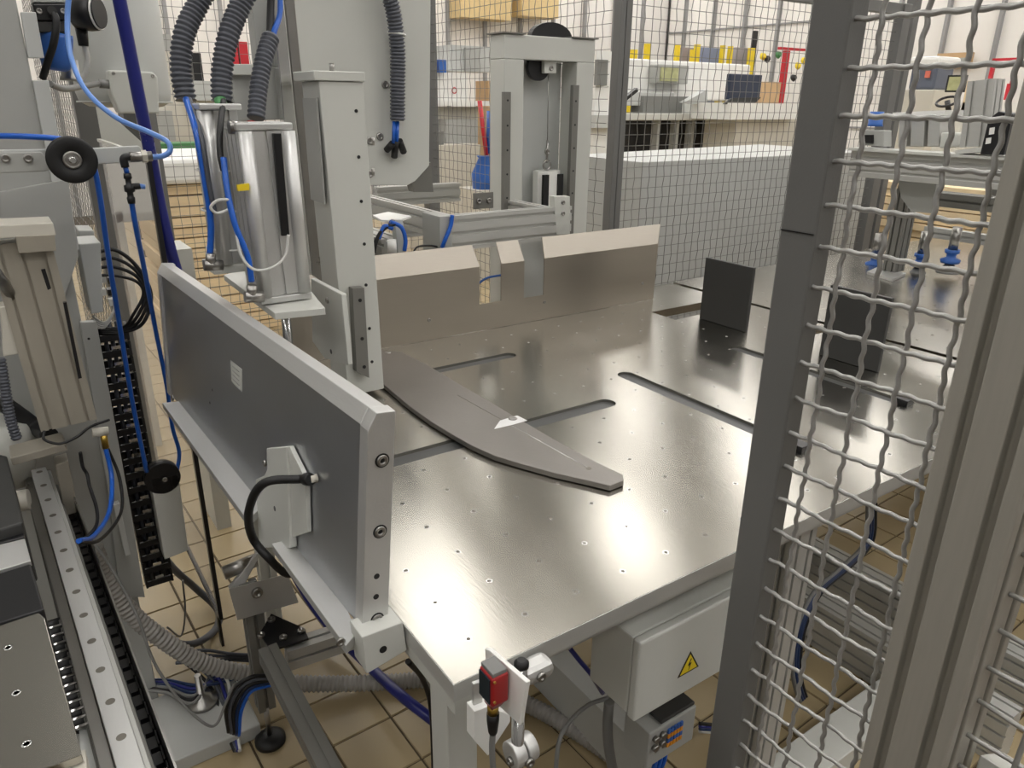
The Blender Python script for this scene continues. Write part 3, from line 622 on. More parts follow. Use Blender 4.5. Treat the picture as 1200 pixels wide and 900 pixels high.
cable('air_tube', 'blue air tube hanging from the tee fitting down behind the side plate', 'tube', [(154, 235, 'y', 1.72), (160, 270, 'y', 1.75), (170, 320, 'y', 1.85), (183, 390, 'y', 2.0), (195, 450, 'y', 2.08), (202, 500, 'y', 2.1), (210, 530, 'y', 2.1), (207, 555, 'y', 2.06)], .0055, BLUE)
for k, (d, lab) in enumerate(((0, 'upper'), (6, 'middle'), (12, 'lower'))):
    cable('floor_cable', f'{lab} grey cable of the bundle behind the support post', 'cable', [(206, 765+d, 'y', 2.0), (240, 762+d, 'y', 2.0), (270, 766+d*.6, 'y', 2.0), (305, 768+d*.6, 'y', 1.98)], .005, CORR, 'grey cables behind the support post')
cable('drain_hose', 'smooth grey hose curling on the tiles behind the clear panel', 'hose', [(190, 650, 'y', 2.3), (205, 668, 'y', 2.35), (230, 690, 'y', 2.4), (255, 715, 'y', 2.35), (252, 738, 'y', 2.25), (225, 755, 'y', 2.15), (190, 750, 'y', 2.08), (170, 742, 'y', 2.05)], .012, CORR, n=10)
cable('thin_cable', 'thin pale cable drooping across the corrugated hose to the floor', 'cable', [(100, 622, 'y', 1.86), (130, 665, 'y', 1.8), (160, 720, 'y', 1.72), (180, 775, 'y', 1.66), (210, 820, 'y', 1.6), (240, 848, 'y', 1.56), (254, 848, 'y', 1.56), (264, 825, 'y', 1.57), (275, 800, 'y', 1.58)], .0035, GREYC)
for k in range(5):
    lab = ('outermost', 'second', 'third', 'fourth', 'innermost')[k]
    cable('cable_bend', f'{lab} cable of the bundle bending down in front of the support post', 'cable', [(320, 792+2.5*k, 'y', 1.60), (296, 793+4*k, 'y', 1.60), (275+3*k, 806+4*k, 'y', 1.60), (265+4.2*k, 830+2*k, 'y', 1.60), (268+3*k, 858+k, 'y', 1.6)], .0052, (RUBBER, CORR, RUBBER, DEEPB, BLUE)[k], 'bundle at the support post')
for k in range(6):
    cable('floor_cable', f'{("blue","dark blue","navy","grey","black","pale grey")[k]} cable lying on the machine base plate towards the hose', 'cable', [(165, 798+2*k, 'z', .06+.004*k), (195, 797+3*k, 'z', .07), (228, 803+4*k, 'z', .08), (258, 800-5*k, 'z', .07), (290, 790+6*k, 'z', .05)], .005, (DEEPB, NAVY, DEEPB, GREYC, RUBBER, GREYC)[k], 'floor cables on the base plate')
for k in range(4):
    cable('floor_cable', f'{("first","second","third","fourth")[k]} dark cable tangled between hose and support post, counted from the left', 'cable', [(215+10*k, 775, 'z', .12), (238+9*k, 795, 'z', .08), (252+6*k, 815, 'z', .05), (262+5*k, 850, 'z', .03), (275+2*k, 880, 'z', .02)], .005, (RUBBER, CORR, NAVY, WHITEC)[k], 'tangled cables by the support post')
cable('floor_lead', 'thin grey lead hanging beside the pulley box onto the tiles', 'cable', [(214, 680, 'y', 2.2), (217, 715, 'y', 2.2), (212, 745, 'y', 2.2), (196, 735, 'y', 2.15)], .003, GREYC)
cable('table_cable', 'black cable dropping from the corner block beside the table leg', 'cable', [(478, 775, 'y', .9), (495, 795, 'y', .95), (505, 830, 'y', 1.0), (508, 900, 'y', 1.05), (508, 930, 'y', 1.05)], .005, RUBBER)

# ================================================================ PNEUMATIC CYLINDERS AND COLUMN
pc = thing('pneumatic_cylinder', 'aluminium pneumatic cylinder with a long black sensor strip, right one of the pair', 'cylinder', (.46, 1.55, 1.30))
MB().profile((.463, 1.55, 1.318), (.455, 1.55, 1.640), .105, .09, (0, 1, 0), .034, .005, .005).build('barrel', ALU, pc)
MB().box(.401, .510, 1.503, 1.597, 1.641, 1.655).build('end_cap', ALU, pc, .003)
MB().box(.409, .518, 1.503, 1.597, 1.302, 1.317).build('end_cap', ALU, pc, .003)
for x in (.418, .5):
    MB().cyl((x+.004, 1.508, 1.318), (x, 1.508, 1.640), .014, n=18).build('tie_rod', ALU, pc)
MB().prism([at(x, y, 'y', 1.499) for x, y in ((318, 156), (328, 156), (338, 275), (329, 276))], (0, -.008, 0)).build('sensor_strip', NEARBLACK, pc, .001)
MB().cyl(at(268, 149, 'y', 1.53), at(290, 150, 'y', 1.53), .013, n=14).build('port_fitting', STEEL, pc)
MB().cyl((.475, 1.56, 1.05), (.475, 1.56, 1.302), .010, n=14).build('piston_rod', CHROME, pc)
pc2 = thing('pneumatic_cylinder', 'slimmer aluminium pneumatic cylinder with cable ties, left one of the pair', 'cylinder', (.38, 1.62, 1.36))
MB().profile((.405, 1.66, 1.37), (.402, 1.66, 1.675), .075, .07, (0, 1, 0), .034, .005, .005).build('barrel', ALU, pc2)
MB().cyl((.378, 1.62, 1.37), (.376, 1.62, 1.675), .016, n=16).build('guide_rod', ALU, pc2)
MB().box(.362, .443, 1.60, 1.70, 1.676, 1.688).build('end_cap', ALU, pc2, .003)
for z in (1.40, 1.48, 1.56): MB().torus((.405, 1.655, z), (0, 0, 1), .052, .002, 20, 6).build('cable_tie', WHITE, pc2)
MB().box(.35, .45, 1.61, 1.71, 1.352, 1.369).build('lower_block', PAINT, pc2, .002)
cyb = thing('cylinder_bracket', 'light grey bracket shelf and side plate carrying the cylinders beside the white column', 'bracket', (.5, 1.6, 1.2))
MB().prism([at(x, y, 'z', 1.300) for x, y in ((262, 322), (322, 367), (381, 361), (364, 340), (330, 330), (290, 315))], (0, 0, -.014)).build('shelf', PAINT, cyb, .001)
X = .586
MB().prism([at(x, y, 'x', X) for x, y in ((364, 326), (400, 345), (408, 428), (380, 420), (366, 400))], (.012, 0, 0)).build('side_plate', PAINT, cyb, .002)
bolt(cyb, at(384, 352, 'x', X), (-1, 0, 0), .007); hole(cyb, at(388, 412, 'x', X), (-1, 0, 0), .006)

wc = thing('white_column', 'light grey upright column with a row of holes and a dark guide rail standing on the table', 'column', (.69, 1.74, T))
MB().hexa([(.655, 1.69, T+.015), (.755, 1.69, T+.015), (.755, 1.80, T+.015), (.655, 1.80, T+.015), (.640, 1.69, 1.735), (.745, 1.69, 1.735), (.745, 1.80, 1.735), (.640, 1.80, 1.735)]).build('body', PAINT, wc, .002)
wbody = wc.children[0]
MB().box(.628, .748, 1.685, 1.82, 1.736, 1.756).build('top_cap', PAINT, wc, .002)
MB().box(.635, .638, 1.70, 1.79, 1.47, 1.70).build('side_cover', PAINTG, wc)
MB().prism([at(x, y, 'y', 1.665) for x, y in ((413, 338), (427, 337), (433, 443), (418, 436))], (0, .024, 0)).build('guide_rail', PROFDARK, wc, .001)
wrail = [o for o in wc.children if o.name.startswith('guide_rail')][0]
for px, py in ((417.5, 130), (420.5, 184), (423.5, 236), (427, 286), (429, 334), (433, 385), (436, 424)): hole(wbody, at(px, py, 'y', 1.689), (0, -1, 0), .004)
for px, py in ((422, 352), (424.5, 397), (427, 430)): hole(wrail, at(px, py, 'y', 1.664), (0, -1, 0), .0045)
MB().cyl((.70, 1.76, 1.757), (.70, 1.76, 1.775), .006).build('pin', STEEL, wc)
for z in (1.58, 1.50): bolt(wc, at(431.5, 96+(1.735-z)*450, 'y', 1.75)+V((.01, 0, 0)), (1, -.5, 0), .009, .006)

br = thing('vertical_rail', 'tall bright steel guide rail behind the cylinders, top', 'rail', (.6, 1.95, 1.2))
MB().prism([at(x, y, 'y', 1.95) for x, y in ((318, -15), (331, -15), (366, 322), (350, 322))], (0, .03, 0)).build('rail', CHROME, br, .002)
MB().prism([at(x, y, 'y', 1.97) for x, y in ((332, -15), (344, -15), (378, 330), (366, 322))], (0, .05, 0)).build('rail_back', STEEL, br, .002)
MB().prism([at(x, y, 'y', 2.02) for x, y in ((293, -15), (318, -15), (330, 78), (303, 78))], (0, .05, 0)).build('column_cover', PAINTG, br, .002)
MB().prism([at(x, y, 'y', 2.02) for x, y in ((270, 78), (330, 78), (336, 140), (276, 142))], (0, .08, 0)).build('side_box', PAINTG, br, .003)
MB().prism([at(x, y, 'y', 2.0) for x, y in ((268, 75), (300, 75), (298, 88), (270, 88))], (0, .04, 0)).build('top_bar', PAINT, br, .002)
bp = thing('backing_plate', 'large light grey panel with a clipped lower corner and one hose, top centre', 'panel', (1.0, 2.3, 1.43))
MB().prism([at(x, y, 'y', 2.3) for x, y in ((343, -20), (505, -20), (503, 194), (487, 212), (478, 217), (340, 217))], (0, .02, 0)).build('panel', PAINT, bp, .002)
for px, py in ((451, 99), (445, 160), (433, 165), (433, 204)): bolt(bp, at(px, py, 'y', 2.3), (0, -1, 0), .012, .006)
MB().prism([at(x, y, 'y', 2.35) for x, y in ((480, 205), (505, 190), (508, 225), (485, 225))], (0, .04, 0)).build('bracket', PROFDARK, bp)
pl = thing('cable_outlet', 'black plug cluster where the hose enters the grey panel', 'plug', tuple(at(462, 185, 'y', 2.27)))
for a, b_ in (((464, 165), (462, 184)), ((468, 165), (473, 178)), ((460, 168), (453, 176))): MB().cyl(at(*a, 'y', 2.26), at(*b_, 'y', 2.285), .011, n=12).build('plug_body', RUBBER, pl)
for x in (462, 466): MB().cyl(at(x, 142, 'y', 2.26), at(x-1, 168, 'y', 2.26), .006).build('tube', BLUE, pl)
HG = 'corrugated hoses at the top'
corrugated('corrugated_hose', 'dark corrugated hose hanging at the top, leftmost of the four', [(250, -25, 'y', 1.75), (232, 5, 'y', 1.75), (216, 40, 'y', 1.74), (212, 80, 'y', 1.73), (218, 118, 'y', 1.72)], .0215, .0098, CORR, HG)
corrugated('corrugated_hose', 'dark corrugated hose hanging at the top, second from the left', [(298, -25, 'y', 1.70), (280, 10, 'y', 1.70), (267, 45, 'y', 1.69), (260, 85, 'y', 1.68), (260, 120, 'y', 1.67)], .0215, .0098, CORR, HG)
corrugated('corrugated_hose', 'dark corrugated hose between the steel rail and the cylinders, third from the left', [(318, 42, 'y', 1.7), (309, 70, 'y', 1.68), (303, 105, 'y', 1.66), (300, 140, 'y', 1.64)], .0185, .0098, CORR, HG)
corrugated('corrugated_hose', 'dark corrugated hose fixed on the large grey panel', [(450, -25, 'y', 2.24), (461, 15, 'y', 2.25), (466, 60, 'y', 2.26), (466, 100, 'y', 2.26), (466, 142, 'y', 2.26)], .0245, .0105, CORR, HG)
cable('rail_tube', 'blue tube entering the top of the third corrugated hose', 'tube', [(328, -20, 'y', 1.74), (328, 15, 'y', 1.73), (322, 35, 'y', 1.71), (318, 50, 'y', 1.70)], .006, BLUE)
cable('rail_cable', 'black connector lead entering the top of the third corrugated hose', 'cable', [(318, -20, 'y', 1.74), (317, 15, 'y', 1.73), (316, 48, 'y', 1.71)], .008, RUBBER)
tag(MB().torus(at(465, 40, 'y', 2.26), (.1, 0, 1), .026, .003, 20, 6).build('cable_tie', WHITE, None), 'white cable tie round the hose on the grey panel', 'cable tie')
for k, (lab, m_, P, r_) in enumerate((
    ('blue tube running down the left side of the slimmer cylinder', BLUE, [(218, 116, 'y', 1.68), (230, 155, 'y', 1.60), (240, 210, 'y', 1.58), (247, 260, 'y', 1.58), (246, 300, 'y', 1.58)], .0065),
    ('dark cable beside the blue tube on the slimmer cylinder', CORR, [(222, 116, 'y', 1.68), (236, 160, 'y', 1.59), (245, 215, 'y', 1.57), (252, 250, 'y', 1.57)], .005),
    ('blue tube looping between the two cylinders to the lower fitting', BLUE, [(262, 185, 'y', 1.53), (266, 220, 'y', 1.51), (275, 262, 'y', 1.49), (290, 300, 'y', 1.48), (295, 330, 'y', 1.48)], .006),
    ('black cable dropping from the second hose between the cylinders', RUBBER, [(262, 118, 'y', 1.62), (258, 150, 'y', 1.56), (258, 180, 'y', 1.54), (262, 200, 'y', 1.53)], .006),
    ('white cable looping under the black sensor strip', WHITEC, [(338, 275, 'y', 1.48), (334, 300, 'y', 1.47), (318, 314, 'y', 1.46), (298, 316, 'y', 1.46), (283, 300, 'y', 1.47), (276, 270, 'y', 1.49), (270, 240, 'y', 1.5)], .003),
    ('pale cable ring hanging beside the guide rod', WHITEC, [(270, 245, 'y', 1.5), (255, 250, 'y', 1.5), (247, 243, 'y', 1.5), (255, 235, 'y', 1.5), (268, 234, 'y', 1.5)], .003))):
    cable('cylinder_tube', lab, 'tube' if 'tube' in lab else 'cable', P, r_, m_)
tag(MB().cyl(at(258, 117, 'y', 1.66), at(262, 133, 'y', 1.64), .012).build('green_sleeve', GREEN, None), 'short green sleeve under the second corrugated hose', 'sleeve')
tag(MB().prism([at(x, y, 'y', 1.49) for x, y in ((278, 217), (292, 215), (292, 223), (279, 224))], (0, .008, 0)).build('cable_marker', YEL, None), 'small yellow cable marker on the cylinder', 'marker')
for k, (px, py) in enumerate(((247, 305), (295, 342))):
    f_ = thing('elbow_fitting', ('metal elbow fitting below the left blue tube' if k == 0 else 'metal elbow fitting at the foot of the right cylinder'), 'fitting', tuple(at(px, py+8, 'y', 1.48)))
    y_ = 1.56 if k == 0 else 1.48
    MB().cyl(at(px, py-8, 'y', y_), at(px, py+6, 'y', y_), .010, n=12).build('collar', STEEL, f_); MB().cyl(at(px-8, py+6, 'y', y_), at(px+14, py+6, 'y', y_), .011, n=12).build('elbow_body', STEEL, f_)

# blue-bowl filter, gauge, tank at the top left
fl = thing('air_filter', 'compressed air filter with a bright blue bowl and black head beside the column', 'filter', tuple(at(65, 75, 'y', 2.06)))
MB().prism([at(x, y, 'y', 2.05) for x, y in ((38, 4), (78, 4), (79, 24), (42, 24))], (0, .07, 0)).build('head', NEARBLACK, fl, .003)
MB().prism([at(x, y, 'y', 2.05) for x, y in ((38, -12), (78, -12), (78, 3), (38, 3))], (0, .07, 0)).build('cap', PAINTC, fl, .003)
MB().prism([at(x, y, 'y', 2.055) for x, y in ((43, 25), (79, 25), (80, 38), (46, 38))], (0, .06, 0)).build('collar', DARK, fl, .003)
p = at(64, 39, 'y', 2.09); q = at(66, 76, 'y', 2.09)
MB().lathe(p, q-p, [(0, .036), (.01, .036), (.05, .033), (.072, .028), (.078, .018)], 24).build('bowl', BPAINT, fl)
for px in (46, 74): bolt(fl, at(px, 13, 'y', 2.05), (0, -1, 0), .006, .003)
MB().cyl(at(61, 12, 'y', 2.05), at(61, 12, 'y', 2.02), .009).build('port', DARK, fl)
cable('filter_cable', 'black cable hanging from the filter port and bending behind the cover panel', 'cable', [(61, 12, 'y', 2.03), (66, 25, 'y', 2.02), (63, 50, 'y', 2.02), (56, 72, 'y', 2.04), (50, 92, 'y', 2.06)], .0075, RUBBER)
gg = thing('pressure_switch', 'round black pressure switch with a white rim beside the tank', 'switch', tuple(at(95, 40, 'y', 2.0)))
p = at(88, 15, 'y', 2.2); MB().lathe(p, (.82, -.57, 0), [(0, .035), (.03, .04), (.05, .038)], 26).build('body', NEARBLACK, gg)
MB().lathe(p+V((.82, -.57, 0))*.052, (.82, -.57, 0), [(0, .037), (.004, .036)], 26).build('rim', WHITE, gg)
MB().lathe(p+V((.82, -.57, 0))*.0562, (.82, -.57, 0), [(0, .0345), (.003, .033)], 26).build('dial', NEARBLACK, gg)
MB().cyl(at(95, 32, 'y', 2.2), at(98, 54, 'y', 2.2), .014, .011).build('plug', RUBBER, gg)
cable('switch_cable', 'grey cable curving down from the pressure switch', 'cable', [(99, 53, 'y', 2.2), (102, 70, 'y', 2.2), (98, 88, 'y', 2.2), (88, 94, 'y', 2.2)], .007, WHITEC)
rg = thing('regulator_cup', 'brushed metal cup hanging below the air filter', 'regulator', tuple(at(82, 90, 'y', 2.15)))
p = at(80, 70, 'y', 2.15); q = at(83, 90, 'y', 2.15); MB().lathe(p, q-p, [(0, .020), (.035, .020), (.04, .024), (.046, .024)], 20).build('cup', STEEL, rg)
tk = thing('air_tank', 'light grey cylindrical tank with a terminal box, hanging top left', 'tank', (.47, 3.1, 1.62))
MB().lathe((.462, 3.15, 1.66), (0, 0, 1), [(0, .06), (.004, .12), (.02, .148), (.05, .155), (1.1, .155)], 48).build('drum', PAINTC, tk)
MB().lathe((.462, 3.15, 1.676), (0, 0, 1), [(0, .157), (.006, .157)], 48).build('seam_ring', PAINTG, tk)
MB().prism([at(x, y, 'y', 2.93) for x, y in ((127, 82), (178, 84), (185, 90), (187, 133), (140, 133), (130, 110))], (0, .08, 0)).build('terminal_box', PAINT, tk, .006)
for px, py in ((133, 86), (179, 89)): bolt(tk, at(px, py, 'y', 2.93), (0, -1, 0), .006, .003)
MB().cyl(at(116, 98, 'y', 2.95), at(130, 99, 'y', 2.95), .014, n=14).build('cable_gland', GREYC, tk)
cable('tank_cable', 'grey cable running from the column to the gland of the tank', 'cable', [(58, 98, 'y', 2.5), (75, 104, 'y', 2.6), (98, 101, 'y', 2.8), (116, 98, 'y', 2.95)], .009, GREYC)

# ================================================================ LIFTING FRAME with weight
wf = thing('lifting_frame', 'tall light grey portal frame with dark guide rails behind the back guard', 'frame', (1.9, 2.55, 0))
FX0, FX1 = 1.672, 2.108; FY = 2.5; zt_ = 1.925
MB().box(FX0, 1.762, FY, FY+.10, 0, zt_-.08).build('upright', PAINT, wf, .003)
MB().box(2.02, FX1, FY, FY+.10, 0, zt_-.08).build('upright', PAINT, wf, .003)
MB().box(FX0, FX1, FY, FY+.10, zt_-.0795, zt_+.005).build('header', PAINT, wf, .003)
MB().box(1.763, 2.019, FY+.10, FY+.104, .5, zt_-.08).build('back_panel', PAINTC, wf)
gr1 = MB().box(FX0-.012, FX0+.018, FY-.02, FY, .8, 1.73).build('guide_rail', PROFDARK, wf, .001)
gr2 = MB().box(1.99, 2.02, FY-.02, FY, .8, 1.76).build('guide_rail', PROFDARK, wf, .001)
MB().box(FX0-.01, FX0+.09, FY-.01, FY+.11, zt_+.006, zt_+.011).build('cap_plate', PROFDARK, wf); MB().box(1.99, FX1+.01, FY-.01, FY+.11, zt_+.006, zt_+.011).build('cap_plate', PROFDARK, wf)
c = V((1.93, FY+.05, zt_+.006)); MB().prism([c+V((.10*math.cos(math.pi*i/12), 0, .055*math.sin(math.pi*i/12))) for i in range(13)], (0, .03, 0)).build('wheel_cover', NEARBLACK, wf)
for k in range(9): hole(gr2, V((2.005, FY-.0205, 1.70-.09*k)), (0, -1, 0), .004); hole(gr1, V((FX0+.003, FY-.0205, 1.70-.09*k)), (0, -1, 0), .004)
c = at(632, 78, 'y', FY+.04); MB().cyl(c, c+V((0, .02, 0)), .052, n=28).build('pulley', NEARBLACK, wf); MB().prism([at(x, y, 'y', FY+.02) for x, y in ((629, 62), (652, 62), (652, 86), (638, 86), (638, 70), (629, 70))], (0, .02, 0)).build('pulley_bracket', PAINT, wf, .002)
bolt(wf, at(646, 80, 'y', FY+.02), (0, -1, 0), .01)
cw = thing('counterweight', 'white counterweight with black side faces hanging on a hook in the lifting frame', 'weight', tuple(at(642, 245, 'y', FY+.03)))
zb, zt2 = at(640, 262, 'y', FY+.04).z, at(640, 200, 'y', FY+.04).z; cx = at(641, 220, 'y', FY+.04).x; cy = FY+.045
oct_ = [V((cx+.062*math.cos(math.radians(a)), cy+.045*math.sin(math.radians(a)), zb)) for a in (22, 67, 112, 157, 202, 247, 292, 337)]
MB().prism(oct_, (0, 0, zt2-zb)).build('weight_body', WHITE, cw)
for s_ in (-1, 1): MB().box(cx+s_*.037-.013, cx+s_*.037+.013, cy-.050, cy-.036, zb+.005, zt2-.012).build('black_face', RUBBER, cw)
MB().torus((cx, cy, zt2+.022), (0, 1, 0), .018, .005, 18, 8).build('ring', STEEL, cw)
MB().cyl((cx, cy, zt2+.03), (cx, cy, zt2+.12), .005).build('hook_shank', STEEL, cw); MB().torus((cx, cy, zt2+.075), (0, 1, 0), .01, .0035, 14, 6).build('hook_eye', STEEL, cw)
MB().cyl((cx, cy, zt2+.12), (cx-.004, cy, at(640, 80, 'y', FY+.04).z), .002, n=6).build('rope', STEEL, cw)

# extruded gantry frame
af = thing('extruded_gantry', 'horizontal frame of grooved aluminium extrusions joined to the lifting frame', 'frame', (1.45, 2.4, 1.25))
MB().profile((1.215, 2.14, 1.290), (1.715, 2.14, 1.290), .04, .115, (0, 0, 1), .045, .012, .008).build('beam', PROF, af)
MB().profile((1.22, 2.16, 1.305), (1.22, 2.86, 1.305), .04, .08, (0, 0, 1), .04, .010, .008).build('beam', PROF, af)
MB().profile((1.26, 2.80, 1.335), (1.64, 2.80, 1.335), .04, .075, (0, 0, 1), .04, .012, .008).build('beam', PROF, af)
MB().profile((1.70, 2.18, 1.30), (1.70, 2.48, 1.30), .04, .06, (0, 0, 1), .04, .010, .008).build('beam', PROF, af)
MB().profile((1.24, 2.52, 1.25), (1.66, 2.52, 1.25), .04, .06, (0, 0, 1), .04, .010, .008).build('beam', PROF, af)
MB().box(1.16, 1.205, 2.10, 2.22, 1.225, 1.352).build('end_plate', PAINTG, af, .002)
MB().prism([at(x, y, 'y', 2.12) for x, y in ((649, 230), (668, 230), (668, 275), (652, 275))], (0, .03, 0)).build('mounting_plate', PAINT, af, .002)
for px, py in ((660, 237), (660, 250)): bolt(af, at(px, py, 'y', 2.119), (0, -1, 0), .008)
p = at(555, 236, 'y', 2.45); MB().box(p.x, p.x+.09, 2.45, 2.456, p.z-.03, p.z+.03).build('corner_plate', PROFDARK, af, .001)
for dx in (.022, .068): bolt(af, (p.x+dx, 2.449, p.z), (0, -1, 0), .010, .006)
MB().profile((1.40, 2.16, T+.35-.4), (1.40, 2.16, 1.232), .04, .04).build('leg', PROF, af)
MB().profile((1.49, 2.32, .55), (1.49, 2.32, 1.232), .04, .08).build('leg', PROF, af)
sf = thing('slide_unit', 'grooved aluminium slide with dark chain behind the left half of the guard', 'slide', (1.1, 2.5, 1.1))
MB().profile((1.05, 2.22, 1.235), (1.05, 3.0, 1.235), .08, .08, (0, 0, 1), .04, .010, .008).build('slide_beam', PROF, sf)
MB().profile((.92, 2.2, 1.20), (.92, 3.0, 1.20), .06, .08, (0, 0, 1), .04, .010, .008).build('slide_beam', PROFDARK, sf)
for k in range(12): MB().box(.95, .985, 2.25+.05*k, 2.29+.05*k, 1.245, 1.28).build('chain_link', NEARBLACK, sf)
MB().box(.84, .90, 2.25, 2.36, 1.18, 1.36).build('motor_block', NEARBLACK, sf, .004); MB().box(.86, .89, 2.24, 2.30, 1.37, 1.42).build('plug', NEARBLACK, sf, .004)
sd = thing('sensor_stand', 'white disc on a small bracket with blue tubes, left of the extruded frame', 'sensor', tuple(at(457, 295, 'y', 2.15)))
MB().prism([at(x, y, 'z', 1.335) for x, y in ((437, 252), (455, 248), (482, 253), (468, 258), (447, 258))], (0, 0, -.006)).build('disc', WHITE, sd)
MB().prism([at(x, y, 'y', 2.15) for x, y in ((463, 258), (472, 258), (476, 298), (467, 298))], (0, .03, 0)).build('bracket', PAINTC, sd)
MB().cyl(at(460, 298, 'y', 2.13), at(459, 281, 'y', 2.13), .014).build('post', WHITE, sd)
for k, (m_, P) in enumerate(((RUBBER, ((463, 262), (450, 268), (441, 282), (438, 296))), (BLUE, ((457, 260), (470, 266), (475, 280), (474, 294))), (BLUE, ((460, 268), (451, 265), (446, 274), (444, 280))))):
    MB().tube(smooth([at(x, y, 'y', 2.12) for x, y in P], 6), .007, 8).build('tube', m_, sd)
cable('frame_tube', 'blue and black tubes strapped to the end plate of the extruded frame', 'tube', [(530, 252, 'y', 2.09), (528, 265, 'y', 2.09), (522, 280, 'y', 2.09), (518, 290, 'y', 2.1)], .007, BLUE)
cable('frame_tube', 'thin black lead behind the guard below the extruded frame', 'cable', [(484, 296, 'y', 2.12), (490, 289, 'y', 2.12), (505, 288, 'y', 2.12), (520, 291, 'y', 2.12)], .003, RUBBER)
cable('notch_cable', 'blue cable crossing behind the left notch of the guard', 'cable', [(558, 335, 'y', 2.12), (570, 326, 'y', 2.12), (590, 322, 'y', 2.12)], .004, BPAINT)

# ================================================================ SENSOR on the near corner
se = thing('photo_sensor', 'small red photoelectric sensor with dark display at the near table corner', 'sensor', tuple(at(576, 850, 'y', .57)))
c = at(577, 793, 'y', .575); dx, dy, dzz = .024, .030, .057
MB().box(c.x, c.x+dx, .575, .575+dy, c.z-dzz+.008, c.z-.006).build('body', RED, se, .003)
MB().prism([(c.x+.001, .578, c.z-dzz+.008), (c.x+dx-.001, .578, c.z-dzz+.008), (c.x+dx*.75, .585, c.z-dzz-.006), (c.x+dx*.25, .585, c.z-dzz-.006)], (0, .018, 0)).build('chin', RED, se, .001)
MB().box(c.x+.002, c.x+dx-.002, .577, .575+dy-.001, c.z-.0058, c.z).build('top_face', GREYC, se, .001)
MB().box(c.x-.002, c.x, .579, .575+dy-.003, c.z-dzz+.012, c.z-.008).build('display', DISPLAY, se, .0005)
for zz in (.010, .040): MB().cyl((c.x+.003, .5755, c.z-zz), (c.x+.003, .5735, c.z-zz), .0018, n=10).build('screw', BRASS, se)
q0 = V((c.x+.012, .592, c.z-dzz-.005))
MB().cyl(q0, q0-V((0, 0, .013)), .0072).build('threaded_ring', BRASS, se); MB().lathe(q0-V((0, 0, .013)), (0, 0, -1), [(0, .0078), (.012, .0078), (.03, .006), (.034, .0045)], 14).build('plug', RUBBER, se)
cable('lead', '', '', [q0-V((0, 0, .045)), q0-V((0, -.002, .075)), q0-V((-.004, -.004, .12)), q0-V((-.01, 0, .2))], .004, GREYC, parent=se)
sb = thing('sensor_bracket', 'white plate, steel rod and cast clamps holding the red sensor', 'bracket', (.50, .62, .80))
X = c.x+dx+.002
MB().prism([at(x, y, 'x', X) for x, y in ((568, 760), (573, 762), (617, 800), (609, 850), (571, 815))], (.006, 0, 0)).build('mounting_plate', WHITE, sb, .001)
rc_ = at(607, 850, 'y', .60)
MB().cyl((rc_.x, .60, rc_.z-.17), (rc_.x, .60, rc_.z+.03), .0085, n=18).build('rod', CHROME, sb)
def clamp(px, py, y, nm):
    p = at(px, py, 'y', y)
    MB().cyl(p+V((-.020, 0, 0)), p+V((-.002, 0, 0)), .019, n=26).build('clamp_half', ALU, sb, .002)
    MB().cyl(p+V((.000, 0, 0)), p+V((.016, 0, 0)), .019, n=26).build('clamp_half', ALU, sb, .002)
    bolt(sb, p+V((-.021, -.004, -.004)), (-1, 0, 0), .006, .004); bolt(sb, p+V((-.002, -.0195, -.004)), (0, -1, 0), .007, .004)
    return p
clamp(612, 878, .60, 'a')
p = at(630, 783, 'y', .66); MB().box(p.x-.028, p.x+.022, .645, .68, p.z-.014, p.z+.012).build('clamp_body', ALU, sb, .010)
p = at(611, 782, 'y', .65); MB().lathe(p+V((0, 0, .002)), (0, 0, 1), [(0, .0105), (.006, .0105), (.011, .006)], 20).build('rod_cap', RUBBER, sb)
MB().cyl((p.x, p.y, p.z-.06), (p.x, p.y, p.z+.003), .0085).build('rod', CHROME, sb); bolt(sb, at(634, 793, 'y', .643), (0, -1, 0), .007)
bolt(sb, at(562, 816, 'y', .66), (0, -1, 0), .007)
MB().prism([at(x, y, 'y', .64) for x, y in ((555, 802), (564, 799), (568, 850), (555, 850))], (0, .006, 0)).build('back_plate', ALU, sb, .001)
MB().prism([at(x, y, 'y', .63) for x, y in ((556, 834), (572, 828), (598, 838), (598, 846), (572, 886), (556, 868))], (0, .02, 0)).build('reflector', WHITE, sb, .001)

# ================================================================ ELECTRICAL BOX
eb = thing('electrical_box', 'grey enclosure with a yellow lightning warning triangle under the table edge', 'enclosure', (.80, .76, .75))
Y0 = .70
a, b_, c_, d_ = at(748, 752, 'y', Y0), at(860, 699, 'y', Y0), at(740, 842, 'y', Y0), at(849, 780, 'y', Y0)
ztp, zbt = min(a.z, T-.04), c_.z; x0 = (a.x+c_.x)/2; x1 = x0+.33
MB().box(x0, x1, Y0+.012, Y0+.115, zbt, ztp).build('housing', PAINT, eb, .004); lid = MB().box(x0-.002, x1+.002, Y0-.008, Y0+.011, zbt-.002, ztp+.002).build('lid', PAINT, eb, .004)
for xx in (x0+.009, x1-.009):
    for zz in (zbt+.008, ztp-.008): bolt(lid, (xx, Y0-.0075, zz), (0, -1, 0), .004, .001)
tp = at(810, 762, 'y', Y0-.009); tl = at(794, 795, 'y', Y0-.009); tr = at(819, 779, 'y', Y0-.009)
sw = (tr-tl).length*.5; base = (tl+tr)/2; cxx = base.x
def tri(s, t, y): return [(cxx-sw*s, y, tl.z+t), (cxx+sw*s, y, tl.z+t), (cxx, y, tl.z+t+1.72*sw*s)]
MB().prism(tri(1.0, 0, Y0-.0085), (0, -.0006, 0)).build('warning_border', RUBBER, lid)
MB().prism(tri(.80, sw*.115, Y0-.0092), (0, -.0004, 0)).build('warning_sign', YEL, lid)
